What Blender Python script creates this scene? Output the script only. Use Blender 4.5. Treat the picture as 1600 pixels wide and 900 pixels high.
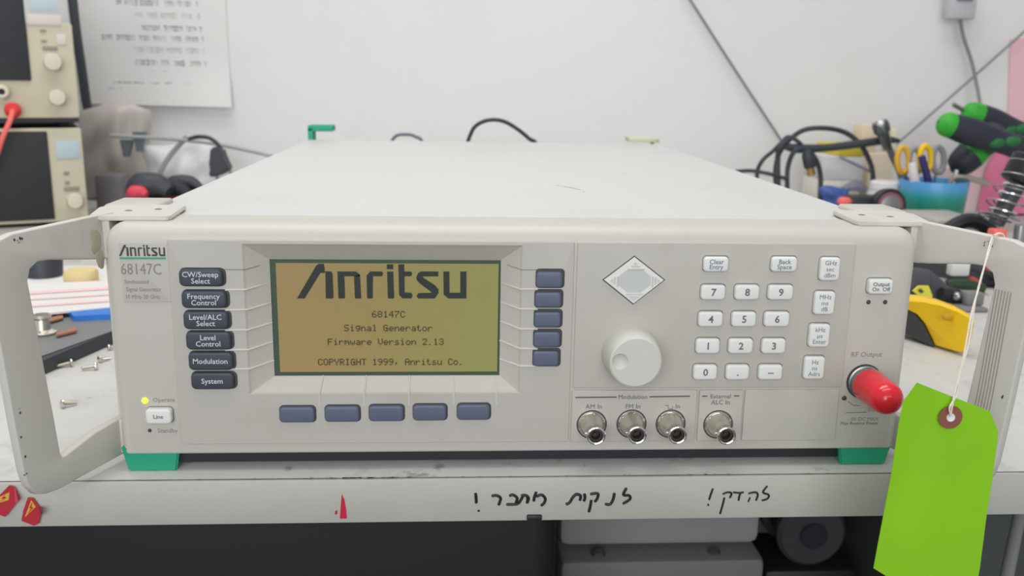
import bpy, bmesh, math, random
from mathutils import Vector, Matrix
random.seed(7)
for o in list(bpy.data.objects): bpy.data.objects.remove(o)
COL = bpy.context.scene.collection
SC = bpy.context.scene

# ------------------------------------------------------------------ camera, world, lights, exposure
FPX = 1428.8
CAM = Vector((-.0347, -.4746, .2142))
PITCH, YAW, ROLL = .2272, -.0624, .0171
def cam_axes():
    cp, sp, cy, sy, cr, sr = (math.cos(PITCH), math.sin(PITCH), math.cos(YAW), math.sin(YAW), math.cos(ROLL), math.sin(ROLL))
    fwd, up, rt = Vector((0, cp, -sp)), Vector((0, sp, cp)), Vector((1, 0, 0))
    rt2 = cr*rt + sr*up; up2 = -sr*rt + cr*up
    Z = Matrix(((cy, -sy, 0), (sy, cy, 0), (0, 0, 1)))
    return Z @ rt2, Z @ up2, Z @ fwd
RT, UP, FW = cam_axes()
cd = bpy.data.cameras.new('camera'); cam = bpy.data.objects.new('camera', cd); COL.objects.link(cam)
m4 = Matrix.Identity(4)
for i in range(3):
    m4[i][0], m4[i][1], m4[i][2], m4[i][3] = RT[i], UP[i], -FW[i], CAM[i]
cam.matrix_world = m4
cd.sensor_width = 36; cd.lens = FPX*36/1600; cd.clip_start = .01; cd.clip_end = 50
cd.dof.use_dof = True; cd.dof.focus_distance = .48; cd.dof.aperture_fstop = 13
SC.camera = cam

w = bpy.data.worlds.new('world'); SC.world = w; w.use_nodes = True
w.node_tree.nodes['Background'].inputs[0].default_value = (.93, .96, 1, 1)
w.node_tree.nodes['Background'].inputs[1].default_value = .42

def area(name, loc, rot, sx, sy, power, col=(1, 1, 1)):
    l = bpy.data.lights.new(name, 'AREA'); l.shape = 'RECTANGLE'; l.size = sx; l.size_y = sy; l.energy = power; l.color = col
    o = bpy.data.objects.new(name, l); COL.objects.link(o); o.location = loc; o.rotation_euler = rot
    return o
area('ceiling_lamp', (-.25, .45, 1.95), (0, 0, 0), 1.5, .5, 14, (1, .985, .96))
area('ceiling_lamp', (-.1, -.42, 1.95), (0, 0, 0), 1.8, .35, 8, (1, .985, .96))
area('front_fill_light', (-.4, -2.3, .75), (math.radians(90), 0, 0), 2.2, 1.1, 30, (.96, .98, 1))  # unseen fill lamp added behind the camera to brighten the front face
vs = SC.view_settings
vs.view_transform = 'Standard'; vs.look = 'None'; vs.exposure = .25; vs.gamma = 1; vs.use_curve_mapping = False
SC.display_settings.display_device = 'sRGB'

# ------------------------------------------------------------------ helpers
def ray(u, v): return RT*((u-800)/FPX) + UP*((450-v)/FPX) + FW
def at(u, v, ax, val):
    d = ray(u, v); return CAM + d*((val-CAM[ax])/d[ax])
def onplane(u, v, A, n):
    d = ray(u, v); return CAM + d*((A-CAM).dot(n)/d.dot(n))
def F(u, v, y=0.): return at(u, v, 1, y)
def lin(c): return tuple(((x/255)/12.92 if x/255 <= .04045 else ((x/255+.055)/1.055)**2.4) for x in c)
MATS = {}
def mat(name, rgb, rough=.5, metal=0, var=0, vscale=30, bump=0, bscale=200, emit=0, trans=0, alpha=1, coat=0, ior=1.45):
    if name in MATS: return MATS[name]
    m = bpy.data.materials.new(name); m.use_nodes = True; nt = m.node_tree; b = nt.nodes['Principled BSDF']
    c = lin(rgb) + (1,)
    b.inputs['Base Color'].default_value = c; b.inputs['Roughness'].default_value = rough; b.inputs['Metallic'].default_value = metal
    b.inputs['Transmission Weight'].default_value = trans; b.inputs['Alpha'].default_value = alpha; b.inputs['Coat Weight'].default_value = coat
    b.inputs['IOR'].default_value = ior
    tc = nt.nodes.new('ShaderNodeTexCoord')
    if var:
        n = nt.nodes.new('ShaderNodeTexNoise'); n.inputs['Scale'].default_value = vscale; n.inputs['Detail'].default_value = 6
        nt.links.new(tc.outputs['Object'], n.inputs['Vector'])
        r = nt.nodes.new('ShaderNodeValToRGB'); r.color_ramp.elements[0].position = .3; r.color_ramp.elements[1].position = .7
        r.color_ramp.elements[0].color = tuple(x*(1-var) for x in c[:3]) + (1,); r.color_ramp.elements[1].color = tuple(min(1, x*(1+var*.5)) for x in c[:3]) + (1,)
        nt.links.new(n.outputs['Fac'], r.inputs['Fac']); nt.links.new(r.outputs['Color'], b.inputs['Base Color'])
    if bump:
        n = nt.nodes.new('ShaderNodeTexNoise'); n.inputs['Scale'].default_value = bscale
        nt.links.new(tc.outputs['Object'], n.inputs['Vector'])
        bp = nt.nodes.new('ShaderNodeBump'); bp.inputs['Strength'].default_value = bump; bp.inputs['Distance'].default_value = .001
        nt.links.new(n.outputs['Fac'], bp.inputs['Height']); nt.links.new(bp.outputs['Normal'], b.inputs['Normal'])
    if emit:
        b.inputs['Emission Color'].default_value = c; b.inputs['Emission Strength'].default_value = emit
    MATS[name] = m
    return m
def dirty(name, rgb, dirt, rough, scale, lo, hi, stretch=(1, 1, 1), fine=None, extra=None):
    """painted surface with patchy grime of its own"""
    m = bpy.data.materials.new(name); m.use_nodes = True; nt = m.node_tree; b = nt.nodes['Principled BSDF']; L = nt.links
    b.inputs['Roughness'].default_value = rough
    tc = nt.nodes.new('ShaderNodeTexCoord'); mp = nt.nodes.new('ShaderNodeMapping'); mp.inputs['Scale'].default_value = stretch
    L.new(tc.outputs['Object'], mp.inputs['Vector'])
    prev = None; col = lin(rgb) + (1,)
    for (sc, l0, h0, dc) in [(scale, lo, hi, dirt)] + (extra or []):
        n = nt.nodes.new('ShaderNodeTexNoise'); n.inputs['Scale'].default_value = sc; n.inputs['Detail'].default_value = 8; n.inputs['Roughness'].default_value = .65
        L.new(mp.outputs['Vector'], n.inputs['Vector'])
        r = nt.nodes.new('ShaderNodeMapRange'); r.inputs['From Min'].default_value = l0; r.inputs['From Max'].default_value = h0
        L.new(n.outputs['Fac'], r.inputs['Value'])
        mx = nt.nodes.new('ShaderNodeMix'); mx.data_type = 'RGBA'
        if prev is None: mx.inputs[6].default_value = col
        else: L.new(prev, mx.inputs[6])
        mx.inputs[7].default_value = lin(dc) + (1,)
        L.new(r.outputs['Result'], mx.inputs[0]); prev = mx.outputs[2]
    L.new(prev, b.inputs['Base Color'])
    MATS[name] = m
    return m

class MB:
    def __init__(s): s.bm = bmesh.new(); s.smooth = False
    def loops(s, rings, cap0=True, cap1=True, close=True):
        R = [[s.bm.verts.new(p) for p in r] for r in rings]
        n = len(R[0])
        for a, b in zip(R, R[1:]):
            for i in range(n if close else n-1):
                j = (i+1) % n
                try: s.bm.faces.new((a[i], a[j], b[j], b[i]))
                except ValueError: pass
        if cap0: s.bm.faces.new(R[0][::-1])
        if cap1: s.bm.faces.new(R[-1])
        return s
    def slab(s, x0, x1, z0, z1, yb, yf, r=.001, e=.0005, eb=None, es=None, n=4, seg=4, rb=None):
        """rounded slab facing -y; e edge rounding, eb for the bottom edge"""
        eb = e if eb is None else eb
        es = e if es is None else es
        def ring(t, tb, y):
            a0, a1, b0, b1 = x0+t*es/e, x1-t*es/e, z0+tb, z1-t
            rr = max(r-t*.6, 1e-5); out = []
            rl = rr if rb is None else max(rb-t*.3, 1e-5)
            for cx, cz, a, q in ((a1-rr, b1-rr, 0, rr), (a0+rr, b1-rr, 90, rr), (a0+rl, b0+rl, 180, rl), (a1-rl, b0+rl, 270, rl)):
                for k in range(seg+1):
                    g = math.radians(a+90*k/seg); out.append((cx+q*math.cos(g), y, cz+q*math.sin(g)))
            return out
        R = [ring(0, 0, yb)]
        for k in range(n+1):
            g = math.pi/2*k/n; R.append(ring(e*(1-math.cos(g)), eb*(1-math.cos(g)), yf+e*(1-math.sin(g))))
        return s.loops(R)
    def box(s, x0, x1, y0, y1, z0, z1, bev=0, seg=2):
        v = [s.bm.verts.new(p) for p in ((x0, y0, z0), (x1, y0, z0), (x1, y1, z0), (x0, y1, z0), (x0, y0, z1), (x1, y0, z1), (x1, y1, z1), (x0, y1, z1))]
        fs = [s.bm.faces.new([v[i] for i in f]) for f in ((0, 3, 2, 1), (4, 5, 6, 7), (0, 1, 5, 4), (1, 2, 6, 5), (2, 3, 7, 6), (3, 0, 4, 7))]
        if bev:
            bmesh.ops.bevel(s.bm, geom=list({e for f in fs for e in f.edges}), offset=bev, segments=seg, affect='EDGES', profile=.5)
        return s
    def lathe(s, prof, p0, axis, seg=32, cap0=True, cap1=True):
        """prof: (distance along axis, radius)"""
        p0 = Vector(p0); a = Vector(axis).normalized()
        u = a.orthogonal().normalized(); w_ = a.cross(u)
        R = []
        for d, r in prof:
            r = max(r, 1e-5)
            R.append([p0+a*d+u*r*math.cos(2*math.pi*k/seg)+w_*r*math.sin(2*math.pi*k/seg) for k in range(seg)])
        return s.loops(R, cap0, cap1)
    def cyl(s, p0, p1, r0, r1=None, seg=24):
        p0, p1 = Vector(p0), Vector(p1); r1 = r0 if r1 is None else r1
        return s.lathe([(0, r0), ((p1-p0).length, r1)], p0, p1-p0, seg)
    def tube(s, pts, r, seg=8, sub=6, flat=1.):
        pts = [Vector(p) for p in pts]; rs = r if isinstance(r, (list, tuple)) else [r]*len(pts)
        P, Rr = [], []
        n = len(pts)
        if n == 2 or sub <= 1: P, Rr = pts, list(rs)
        else:
            for i in range(n-1):
                p0 = pts[i-1] if i else pts[0]*2-pts[1]; p3 = pts[i+2] if i+2 < n else pts[-1]*2-pts[-2]
                for k in range(sub):
                    t = k/sub
                    P.append(.5*((2*pts[i])+(pts[i+1]-p0)*t+(2*p0-5*pts[i]+4*pts[i+1]-p3)*t*t+(-p0+3*pts[i]-3*pts[i+1]+p3)*t**3))
                    Rr.append(rs[i]*(1-t)+rs[i+1]*t)
            P.append(pts[-1]); Rr.append(rs[-1])
        t0 = (P[1]-P[0]).normalized(); u = t0.orthogonal().normalized(); rings = []
        for i, p in enumerate(P):
            t = (P[min(i+1, len(P)-1)]-P[max(i-1, 0)]).normalized()
            u = (u-t*u.dot(t)).normalized(); v = t.cross(u)
            rings.append([p+u*Rr[i]*math.cos(2*math.pi*k/seg)+v*Rr[i]*flat*math.sin(2*math.pi*k/seg) for k in range(seg)])
        return s.loops(rings)
    def prism(s, pts, off):
        """closed 3D polygon swept by off"""
        off = Vector(off); a = [Vector(p) for p in pts]
        return s.loops([a, [p+off for p in a]])
    def sheet(s, G, off):
        """grid of points given a thickness"""
        off = Vector(off); n, k = len(G), len(G[0])
        A = [[s.bm.verts.new(p) for p in r] for r in G]; B = [[s.bm.verts.new(Vector(p)+off) for p in r] for r in G]
        for i in range(n-1):
            for j in range(k-1):
                s.bm.faces.new((A[i][j], A[i+1][j], A[i+1][j+1], A[i][j+1])); s.bm.faces.new((B[i][j], B[i][j+1], B[i+1][j+1], B[i+1][j]))
        rim = [(0, j) for j in range(k)]+[(i, k-1) for i in range(1, n)]+[(n-1, j) for j in range(k-2, -1, -1)]+[(i, 0) for i in range(n-2, 0, -1)]
        for a, b in zip(rim, rim[1:]+rim[:1]): s.bm.faces.new((A[a[0]][a[1]], A[b[0]][b[1]], B[b[0]][b[1]], B[a[0]][a[1]]))
        return s
    def blob(s, c, r, seed=0, amp=.15, sub=3, sc=(1, 1, 1)):
        rnd = random.Random(seed); ph = [rnd.uniform(0, 6) for _ in range(6)]
        res = bmesh.ops.create_icosphere(s.bm, subdivisions=sub, radius=1)
        for v in res['verts']:
            p = v.co.copy(); k = 1+amp*(math.sin(3*p.x+ph[0])+math.sin(4*p.y+ph[1])+math.sin(3.5*p.z+ph[2])+.6*math.sin(7*p.x+5*p.y+ph[3])+.6*math.sin(6*p.z-7*p.y+ph[4]))/2
            v.co = Vector(c)+Vector((p.x*sc[0], p.y*sc[1], p.z*sc[2]))*r*k
        return s
    def mesh(s, name, m, smooth=True):
        bmesh.ops.recalc_face_normals(s.bm, faces=s.bm.faces)
        me = bpy.data.meshes.new(name); s.bm.to_mesh(me); s.bm.free()
        if smooth:
            me.polygons.foreach_set('use_smooth', [True]*len(me.polygons))
            me.set_sharp_from_angle(angle=math.radians(38))
        me.materials.append(m)
        return me
    def build(s, name, m, parent=None, local=False, smooth=True):
        me = s.mesh(name, m, smooth)
        o = bpy.data.objects.new(name, me); COL.objects.link(o)
        adopt(o, parent, local)
        return o
def origin(p):
    while p.parent: p = p.parent
    return p.location.copy()
def adopt(o, parent, local=False):
    if parent is None: return
    o.parent = parent
    if not local: o.data.transform(Matrix.Translation(-origin(parent)))
def tag(o, label, cat, group=None, kind=None):
    if label: o['label'] = label
    if cat: o['category'] = cat
    if group: o['group'] = group
    if kind: o['kind'] = kind
    return o
def thing(name, label, cat, loc=(0, 0, 0), rz=0, group=None):
    o = bpy.data.objects.new(name, None); COL.objects.link(o); o.location = loc; o.rotation_euler = (0, 0, rz); o.empty_display_size = .02
    return tag(o, label, cat, group)
def solo(mb, name, m, label, cat, group=None, base=None, smooth=True):
    """a thing of one mesh, origin at its base"""
    me = mb.mesh(name, m, smooth)
    xs = [v.co for v in me.vertices]
    b = Vector(base) if base else Vector(((min(v.x for v in xs)+max(v.x for v in xs))/2, (min(v.y for v in xs)+max(v.y for v in xs))/2, min(v.z for v in xs)))
    me.transform(Matrix.Translation(-b)); o = bpy.data.objects.new(name, me); COL.objects.link(o); o.location = b
    return tag(o, label, cat, group)
def struct(o, label=None):
    o['kind'] = 'structure'
    if label: o['label'] = label
    return o
def text(name, s, c, size, m, parent, align='CENTER', bold=0, sx=1, rot=0, spacing=1., local=False, line=1.):
    cu = bpy.data.curves.new(name, 'FONT'); cu.body = s; cu.size = size; cu.align_x = align; cu.align_y = 'CENTER'
    cu.extrude = .00004; cu.offset = bold; cu.space_character = spacing; cu.space_line = line; cu.resolution_u = 2
    t = bpy.data.objects.new(name, cu); COL.objects.link(t)
    dg = bpy.context.evaluated_depsgraph_get(); me = bpy.data.meshes.new_from_object(t.evaluated_get(dg))
    bpy.data.objects.remove(t); me.name = name
    me.materials.clear(); me.materials.append(m)
    me.transform(Matrix.Translation(Vector(c)) @ Matrix.Rotation(rot, 4, 'Y') @ Matrix.Rotation(math.pi/2, 4, 'X') @ Matrix.Diagonal((sx, 1, 1, 1)))
    o = bpy.data.objects.new(name, me); COL.objects.link(o); adopt(o, parent, local)
    return o
def boolean(o, cutters):
    for c in cutters:
        co = bpy.data.objects.new('cut', c); COL.objects.link(co)
        md = o.modifiers.new('b', 'BOOLEAN'); md.operation = 'DIFFERENCE'; md.object = co; md.solver = 'EXACT'
        dg = bpy.context.evaluated_depsgraph_get(); dg.update()
        me = bpy.data.meshes.new_from_object(o.evaluated_get(dg)); o.modifiers.clear()
        me.polygons.foreach_set('use_smooth', [True]*len(me.polygons)); me.set_sharp_from_angle(angle=math.radians(30))
        o.data = me; bpy.data.objects.remove(co)
def strokes(name, lines, wdt, m, parent, to3, depth=(0, -.0002, 0), local=False):
    """pen strokes: pixel polylines turned into thin flat ribbons by to3"""
    mb = MB()
    for ln in lines:
        wd = wdt
        if isinstance(ln[0], (int, float)): wd, ln = ln[0], ln[1:]
        P = [to3(*p) for p in ln]
        Q = []
        if len(P) > 2:
            for i in range(len(P)-1):
                p0 = P[i-1] if i else P[0]; p3 = P[i+2] if i+2 < len(P) else P[-1]
                for k in range(4):
                    t = k/4; Q.append(.5*(2*P[i]+(P[i+1]-p0)*t+(2*p0-5*P[i]+4*P[i+1]-p3)*t*t+(3*P[i]-p0-3*P[i+1]+p3)*t**3))
            Q.append(P[-1])
        else: Q = P
        mb.tube(Q, [wd*.8]+[wd]*(len(Q)-2)+[wd*.8], seg=8, sub=1)
    for v in mb.bm.verts:      # flatten against the surface
        pass
    o = mb.build(name, m, parent, local)
    return o

# ------------------------------------------------------------------ materials
M_case = dirty('warm_grey_case_paint', (195, 191, 183), (178, 172, 160), .42, 9, .56, .8, extra=[(60, .66, .82, (170, 160, 142))])
M_cover = dirty('white_cover_paint', (205, 205, 203), (197, 196, 192), .38, 5, .5, .8)
M_panel = dirty('grey_panel_paint', (186, 182, 174), (174, 169, 160), .45, 14, .55, .8)
M_handle = dirty('handle_paint', (205, 202, 194), (190, 186, 174), .45, 16, .58, .78)
M_screenwell = mat('screen_well_grey', (186, 183, 176), .5)
M_rib = mat('light_rib', (205, 202, 195), .45)
M_slate = mat('slate_key_plastic', (64, 70, 79), .4, bump=.1)
M_softkey = mat('blue_grey_key_plastic', (92, 100, 120), .35, bump=.1)
M_whitekey = mat('white_key_plastic', (226, 227, 224), .4, bump=.05)
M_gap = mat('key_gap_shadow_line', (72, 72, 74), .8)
M_gap2 = mat('key_gap_grey', (128, 127, 122), .8)
M_legend = mat('grey_legend_ink', (112, 112, 112), .6)
M_blueink = mat('blue_grey_legend_ink', (118, 128, 140), .6)
M_darkink = mat('dark_legend_ink', (70, 74, 72), .6)
M_faint = mat('worn_legend_ink', (140, 136, 130), .6)
M_whiteink = mat('white_legend_ink', (205, 210, 218), .6)
M_greenline = mat('green_stripe_ink', (70, 160, 125), .5)
M_lcdink = mat('lcd_dark_pixels', (40, 48, 42), .5)
M_lcdink2 = mat('lcd_brown_pixels', (70, 60, 35), .5)
M_gasket = mat('dark_green_gasket', (62, 82, 66), .5)
M_nickel = mat('nickel_plate', (222, 218, 208), .3, 1)
M_chrome = mat('chrome', (225, 226, 228), .1, 1)
M_dark_hole = mat('dark_brown_socket', (62, 54, 48), .6)
M_brass = mat('brass_pin', (190, 160, 90), .3, 1)
M_steel = mat('brushed_steel', (165, 165, 165), .35, 1)
M_redcap = mat('red_vinyl_cap', (228, 34, 52), .22, coat=.3)
M_green = mat('green_rubber_foot', (38, 158, 122), .55, bump=.15)
M_creamgreen = mat('aged_cream_rubber', (205, 208, 180), .6)
M_tag = mat('lime_card', (136, 198, 20), .75, var=.05, vscale=25)
M_tagring = mat('brown_eyelet_card', (140, 84, 70), .7, var=.1, vscale=150)
M_whitepaper = mat('white_paper', (226, 224, 222), .8)
M_string = mat('cotton_string', (226, 218, 204), .9, bump=.4, bscale=900)
M_black = mat('black_plastic', (36, 37, 41), .45, bump=.1)
M_blackr = mat('black_rubber', (38, 40, 46), .6)
M_cable = mat('dark_grey_cable', (58, 62, 68), .5)
M_greycable = mat('mid_grey_cable', (128, 130, 130), .5)
M_darkgrey = mat('dark_grey_plastic', (70, 71, 75), .5)
M_midgrey = mat('mid_grey_plastic', (126, 126, 128), .5)
M_beige = mat('beige_instrument_paint', (200, 193, 170), .55, var=.05, vscale=10)
M_beigeknob = mat('beige_knob', (214, 208, 188), .45)
M_yellow = mat('yellow_plastic', (247, 200, 10), .32, var=.05, vscale=40)
M_yellow2 = mat('pale_yellow_plastic', (232, 220, 70), .4)
M_cream = mat('cream_foam', (226, 206, 150), .7, var=.08, vscale=60)
M_pinkpaper = mat('pink_paper', (240, 200, 204), .8)
M_pink = mat('magenta_wrapper', (228, 124, 160), .5, var=.15, vscale=12)
M_palepink = mat('pale_pink_card', (222, 200, 203), .6)
M_blue = mat('blue_plastic', (50, 124, 214), .4)
M_navy = mat('navy_plastic', (70, 96, 160), .5)
M_red = mat('red_plastic', (225, 56, 62), .4)
M_coral = mat('coral_plastic', (240, 110, 104), .5)
M_copper = mat('copper_strip', (178, 124, 98), .45, .3)
M_toolgreen = mat('bright_green_grip', (54, 170, 50), .5, var=.15, vscale=60)
M_toolblack = mat('navy_black_grip', (46, 48, 60), .55)
M_toolgreen2 = mat('dull_green_grip', (40, 110, 60), .55)
M_redlabel = mat('red_warning_label', (180, 48, 60), .35)
M_yellowprint = mat('yellow_print', (214, 168, 70), .5)
M_darkpink = mat('violet_handle', (60, 50, 110), .5)
M_clear = mat('clear_plastic_bag', (235, 238, 240), .18, trans=.85, alpha=.55, ior=1.1)
M_wall = dirty('painted_wall', (229, 229, 228), (221, 220, 218), .7, 1.6, .45, .75, extra=[(26, .7, .82, (212, 210, 207))])
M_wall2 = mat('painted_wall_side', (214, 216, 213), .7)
M_floor = mat('dark_floor', (96, 92, 90), .7, var=.2, vscale=6)
M_ceil = mat('ceiling_paint', (225, 225, 222), .8)
M_bench = dirty('white_bench_laminate', (201, 200, 196), (184, 183, 178), .45, 7, .5, .78,
                extra=[(30, .58, .74, (168, 169, 170)), (48, .62, .70, (150, 151, 154)), (130, .68, .75, (112, 112, 114))])
M_apron = dirty('bench_edge_paint', (184, 182, 175), (172, 170, 163), .5, 5, .45, .75, stretch=(1, 1, 2),
                extra=[(24, .66, .82, (158, 157, 150)), (90, .72, .84, (140, 138, 132))])
M_marker = mat('black_marker_ink', (30, 30, 36), .5)
M_redmarker = mat('red_marker_ink', (190, 34, 60), .5)
M_rust = mat('brown_chipped_edge', (138, 120, 102), .8, var=.3, vscale=200)

def grad(name, stops, axis, lo, hi, rough=.4, emit=0):
    """plain print gradient along an object axis"""
    m = bpy.data.materials.new(name); m.use_nodes = True; nt = m.node_tree; b = nt.nodes['Principled BSDF']; L = nt.links
    tc = nt.nodes.new('ShaderNodeTexCoord'); sp = nt.nodes.new('ShaderNodeSeparateXYZ'); L.new(tc.outputs['Object'], sp.inputs[0])
    r = nt.nodes.new('ShaderNodeMapRange'); r.inputs['From Min'].default_value = lo; r.inputs['From Max'].default_value = hi
    L.new(sp.outputs[axis], r.inputs['Value']); c = nt.nodes.new('ShaderNodeValToRGB'); L.new(r.outputs['Result'], c.inputs['Fac'])
    c.color_ramp.elements[0].color = lin(stops[0]) + (1,); c.color_ramp.elements[1].color = lin(stops[-1]) + (1,)
    for i, s in enumerate(stops[1:-1]):
        e = c.color_ramp.elements.new((i+1)/(len(stops)-1)); e.color = lin(s) + (1,)
    L.new(c.outputs['Color'], b.inputs['Base Color']); b.inputs['Roughness'].default_value = rough
    if emit:
        L.new(c.outputs['Color'], b.inputs['Emission Color']); b.inputs['Emission Strength'].default_value = emit
    return m
M_lcd = grad('lcd_amber_backlight', [(140, 117, 80), (135, 119, 74), (128, 128, 74)], 0, -.16, -.01, .25, emit=.32)
M_mug = grad('blue_teal_mug_glaze', [(30, 130, 112), (44, 150, 140), (76, 150, 200), (90, 160, 220)], 2, .03, .13, .3)

# ------------------------------------------------------------------ the room
WY = 1.18
struct(MB().box(-2.6, 2.6, WY, WY+.1, -.78, 2.3).build('wall_back', M_wall))
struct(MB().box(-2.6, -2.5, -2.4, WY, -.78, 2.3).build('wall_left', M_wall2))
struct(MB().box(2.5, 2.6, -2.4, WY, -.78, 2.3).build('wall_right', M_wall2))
struct(MB().box(-2.6, 2.6, -2.4, WY, -.83, -.78).build('floor', M_floor))
struct(MB().box(-2.6, 2.6, -2.4, WY+.1, 2.3, 2.4).build('ceiling', M_ceil))

# ------------------------------------------------------------------ workbench
YF = -.0095
bench = thing('workbench', 'white scuffed workbench with a grey edge, under the signal generator', 'workbench', (0, .5, -.78))
MB().box(-1.5, 1.5, YF+.0005, WY-.002, -.02, 0, .0012).build('bench_top', M_bench, bench)
apron = MB().box(-1.5, 1.5, YF-.0012, YF+.0015, -.0258, -.0004, .0006).build('front_edge', M_apron, bench)
for x, y in ((-1.4, .06), (1.4, .06), (-1.4, 1.1), (1.4, 1.1)):
    MB().box(x-.03, x+.03, y-.03, y+.03, -.78, -.02, .003).build('leg', M_midgrey, bench)
def A3(u, v): return at(u, v, 1, YF-.0012)
wr1 = [[(743, 770), (744, 780), (744, 786)], [(747, 799), (749, 797)],
 [(768, 775), (776, 774), (782, 778), (781, 784), (779, 789)],
 [(796, 775), (801, 773), (808, 778), (806, 786)], [(791, 788), (802, 788), (810, 787)],
 [(810, 787), (815, 779), (818, 774), (824, 776), (824, 786)], [(814, 774), (822, 774), (826, 779), (823, 786)],
 [(838, 768), (835, 777), (834, 783)], [(838, 776), (846, 773), (852, 779), (850, 786), (845, 790)],
 [(884, 788), (890, 785), (895, 777), (901, 772), (907, 774)], [(898, 772), (907, 774), (906, 782)],
 [(913, 771), (914, 778), (912, 783)],
 [(922, 772), (934, 771), (933, 779), (929, 784)], [(924, 781), (922, 792), (920, 800)],
 [(960, 770), (958, 780), (953, 788), (945, 787)],
 [(979, 762), (974, 773), (983, 774), (984, 780), (973, 787)]]
ml = [[.00085] + l for l in wr1]
strokes('handwriting', ml, .0006, M_marker, apron, A3)
wr2 = [[(1114, 763), (1110, 774), (1108, 781)], [.0006, (1106, 787), (1107, 790)],
 [(1129, 772), (1137, 769), (1143, 771), (1140, 778)], [(1132, 777), (1129, 789), (1125, 803)],
 [(1145, 769), (1154, 770), (1162, 769)], [(1157, 770), (1155, 776), (1154, 782)],
 [(1169, 771), (1180, 769), (1184, 773), (1181, 782)], [(1172, 777), (1169, 784)],
 [(1199, 759), (1192, 769), (1201, 773), (1199, 779), (1190, 782)]]
strokes('handwriting', [l if isinstance(l[0], float) else [.00062]+l for l in wr2], .0006, M_marker, apron, A3)
MB().prism([A3(534, 772), A3(531, 810), A3(542, 810), A3(541, 797), A3(538, 780)], (0, -.0003, 0)).build('red_mark', M_redmarker, apron)
MB().prism([A3(524, 798), A3(523, 804), A3(527, 803), A3(527, 797)], (0, -.0003, 0)).build('red_mark', M_redmarker, apron)
rnd = random.Random(4)
mb = MB()
for k in range(60):   # chips along the front arris
    u = rnd.choice([rnd.uniform(430, 640), rnd.uniform(540, 620), rnd.uniform(200, 1350)]); p = at(u, 745, 2, .0001); l = rnd.uniform(.0004, .0022)
    w_ = rnd.uniform(.0003, .0009); mb.loops([[(p.x+l*math.cos(g)*rnd.uniform(.7, 1.2), YF+.0004+w_*math.sin(g)*rnd.uniform(.6, 1.2), .00002+h_) for g in (0, .8, 1.6, 2.4, 3.1, 3.9, 4.7, 5.5)] for h_ in (0, .00012)])
mb.build('chipped_edge', M_rust, bench)['kind'] = 'stuff'
MB().box(-1.5, 1.5, YF+.0002, YF+.0006, -.0006, .00006).build('edge_seam', mat('seam_grime', (120, 116, 110), .8, var=.3, vscale=120), bench)
p = at(835, 804, 1, YF-.002)
MB().box(p.x-.0042, p.x+.0042, YF-.003, YF+.006, p.z-.0035, p.z-.0003, .0008).build('edge_catch', M_black, bench)

# ------------------------------------------------------------------ signal generator
ZB, ZT, HW = .012, .1375, .2170
sg = thing('signal_generator', 'grey bench signal generator with amber screen, keypad and flared front handles', 'signal generator', (0, .3, 0))
bez = MB().slab(-HW, HW, ZB-.0028, ZT, .032, 0, r=.0110, rb=.0035, e=.0095, eb=.003, es=.006, n=8, seg=8).build('front_bezel', M_case, sg)
MB().slab(-.2138, .2138, ZB+.002, ZT-.0006, .64, .030, r=.004, e=.0006).build('cover', M_cover, sg)
MB().box(-HW+.016, HW-.016, .0045, .63, .0038, ZB+.004, .001).build('gap_shade_slab', M_blackr, sg)  # dark slab added under the body to darken the shaded gap
MB().box(-HW+.012, HW-.012, .64, .646, ZB+.008, ZT-.008, .001).build('rear_panel', M_midgrey, sg)
PY = -.0009
def panel(name, u0, v0, u1, v1, y=PY, m=M_panel, r=.0008, rim=True, parent=sg):
    a, b = F((u0), v0, y), F(u1, v1, y); 
    return MB().slab(a.x, b.x, b.z, a.z, .0015, y, r=r, e=.0004).build(name, m, parent)
def xz(u0, v0, u1, v1, y=0.):
    c = F((u0+u1)/2, (v0+v1)/2, y); a = F(u0, (v0+v1)/2, y); b = F(u1, (v0+v1)/2, y); t = F((u0+u1)/2, v0, y); d = F((u0+u1)/2, v1, y)
    return a.x, b.x, d.z, t.z, c
XL = F(272, 530).x; XM = F(894, 530).x; XR = F(1325, 500).x; ZTP = F(800, 377).z; ZLO = F(800, 690).z; ZMID = F(1100, 607).z
cp = MB().slab(XL, XM-.0004, ZLO, ZTP, 0, PY, r=.0008, e=.0004).build('control_panel', M_panel, sg)
kp = MB().slab(XM+.0012, XR, ZMID+.0008, ZTP-.0002, .0015, PY, r=.0008, e=.0004).build('keypad_panel', M_panel, sg)
xa = F(1088, 650).x; xb = F(1158, 650).x
mp_ = MB().slab(XM+.0008, xa-.0006, ZLO, ZMID-.0006, .0015, PY-.0003, r=.0008, e=.0004).build('modulation_panel', M_panel, sg)
ep = MB().slab(xa+.0008, xb, ZLO, ZMID-.0006, .0015, PY-.0003, r=.0008, e=.0004).build('external_input_panel', M_panel, sg)
rp = MB().slab(xb+.001, XR-.001, ZLO, ZMID-.0006, .0015, PY-.0002, r=.0008, e=.0004).build('blank_panel', M_panel, sg)
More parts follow.
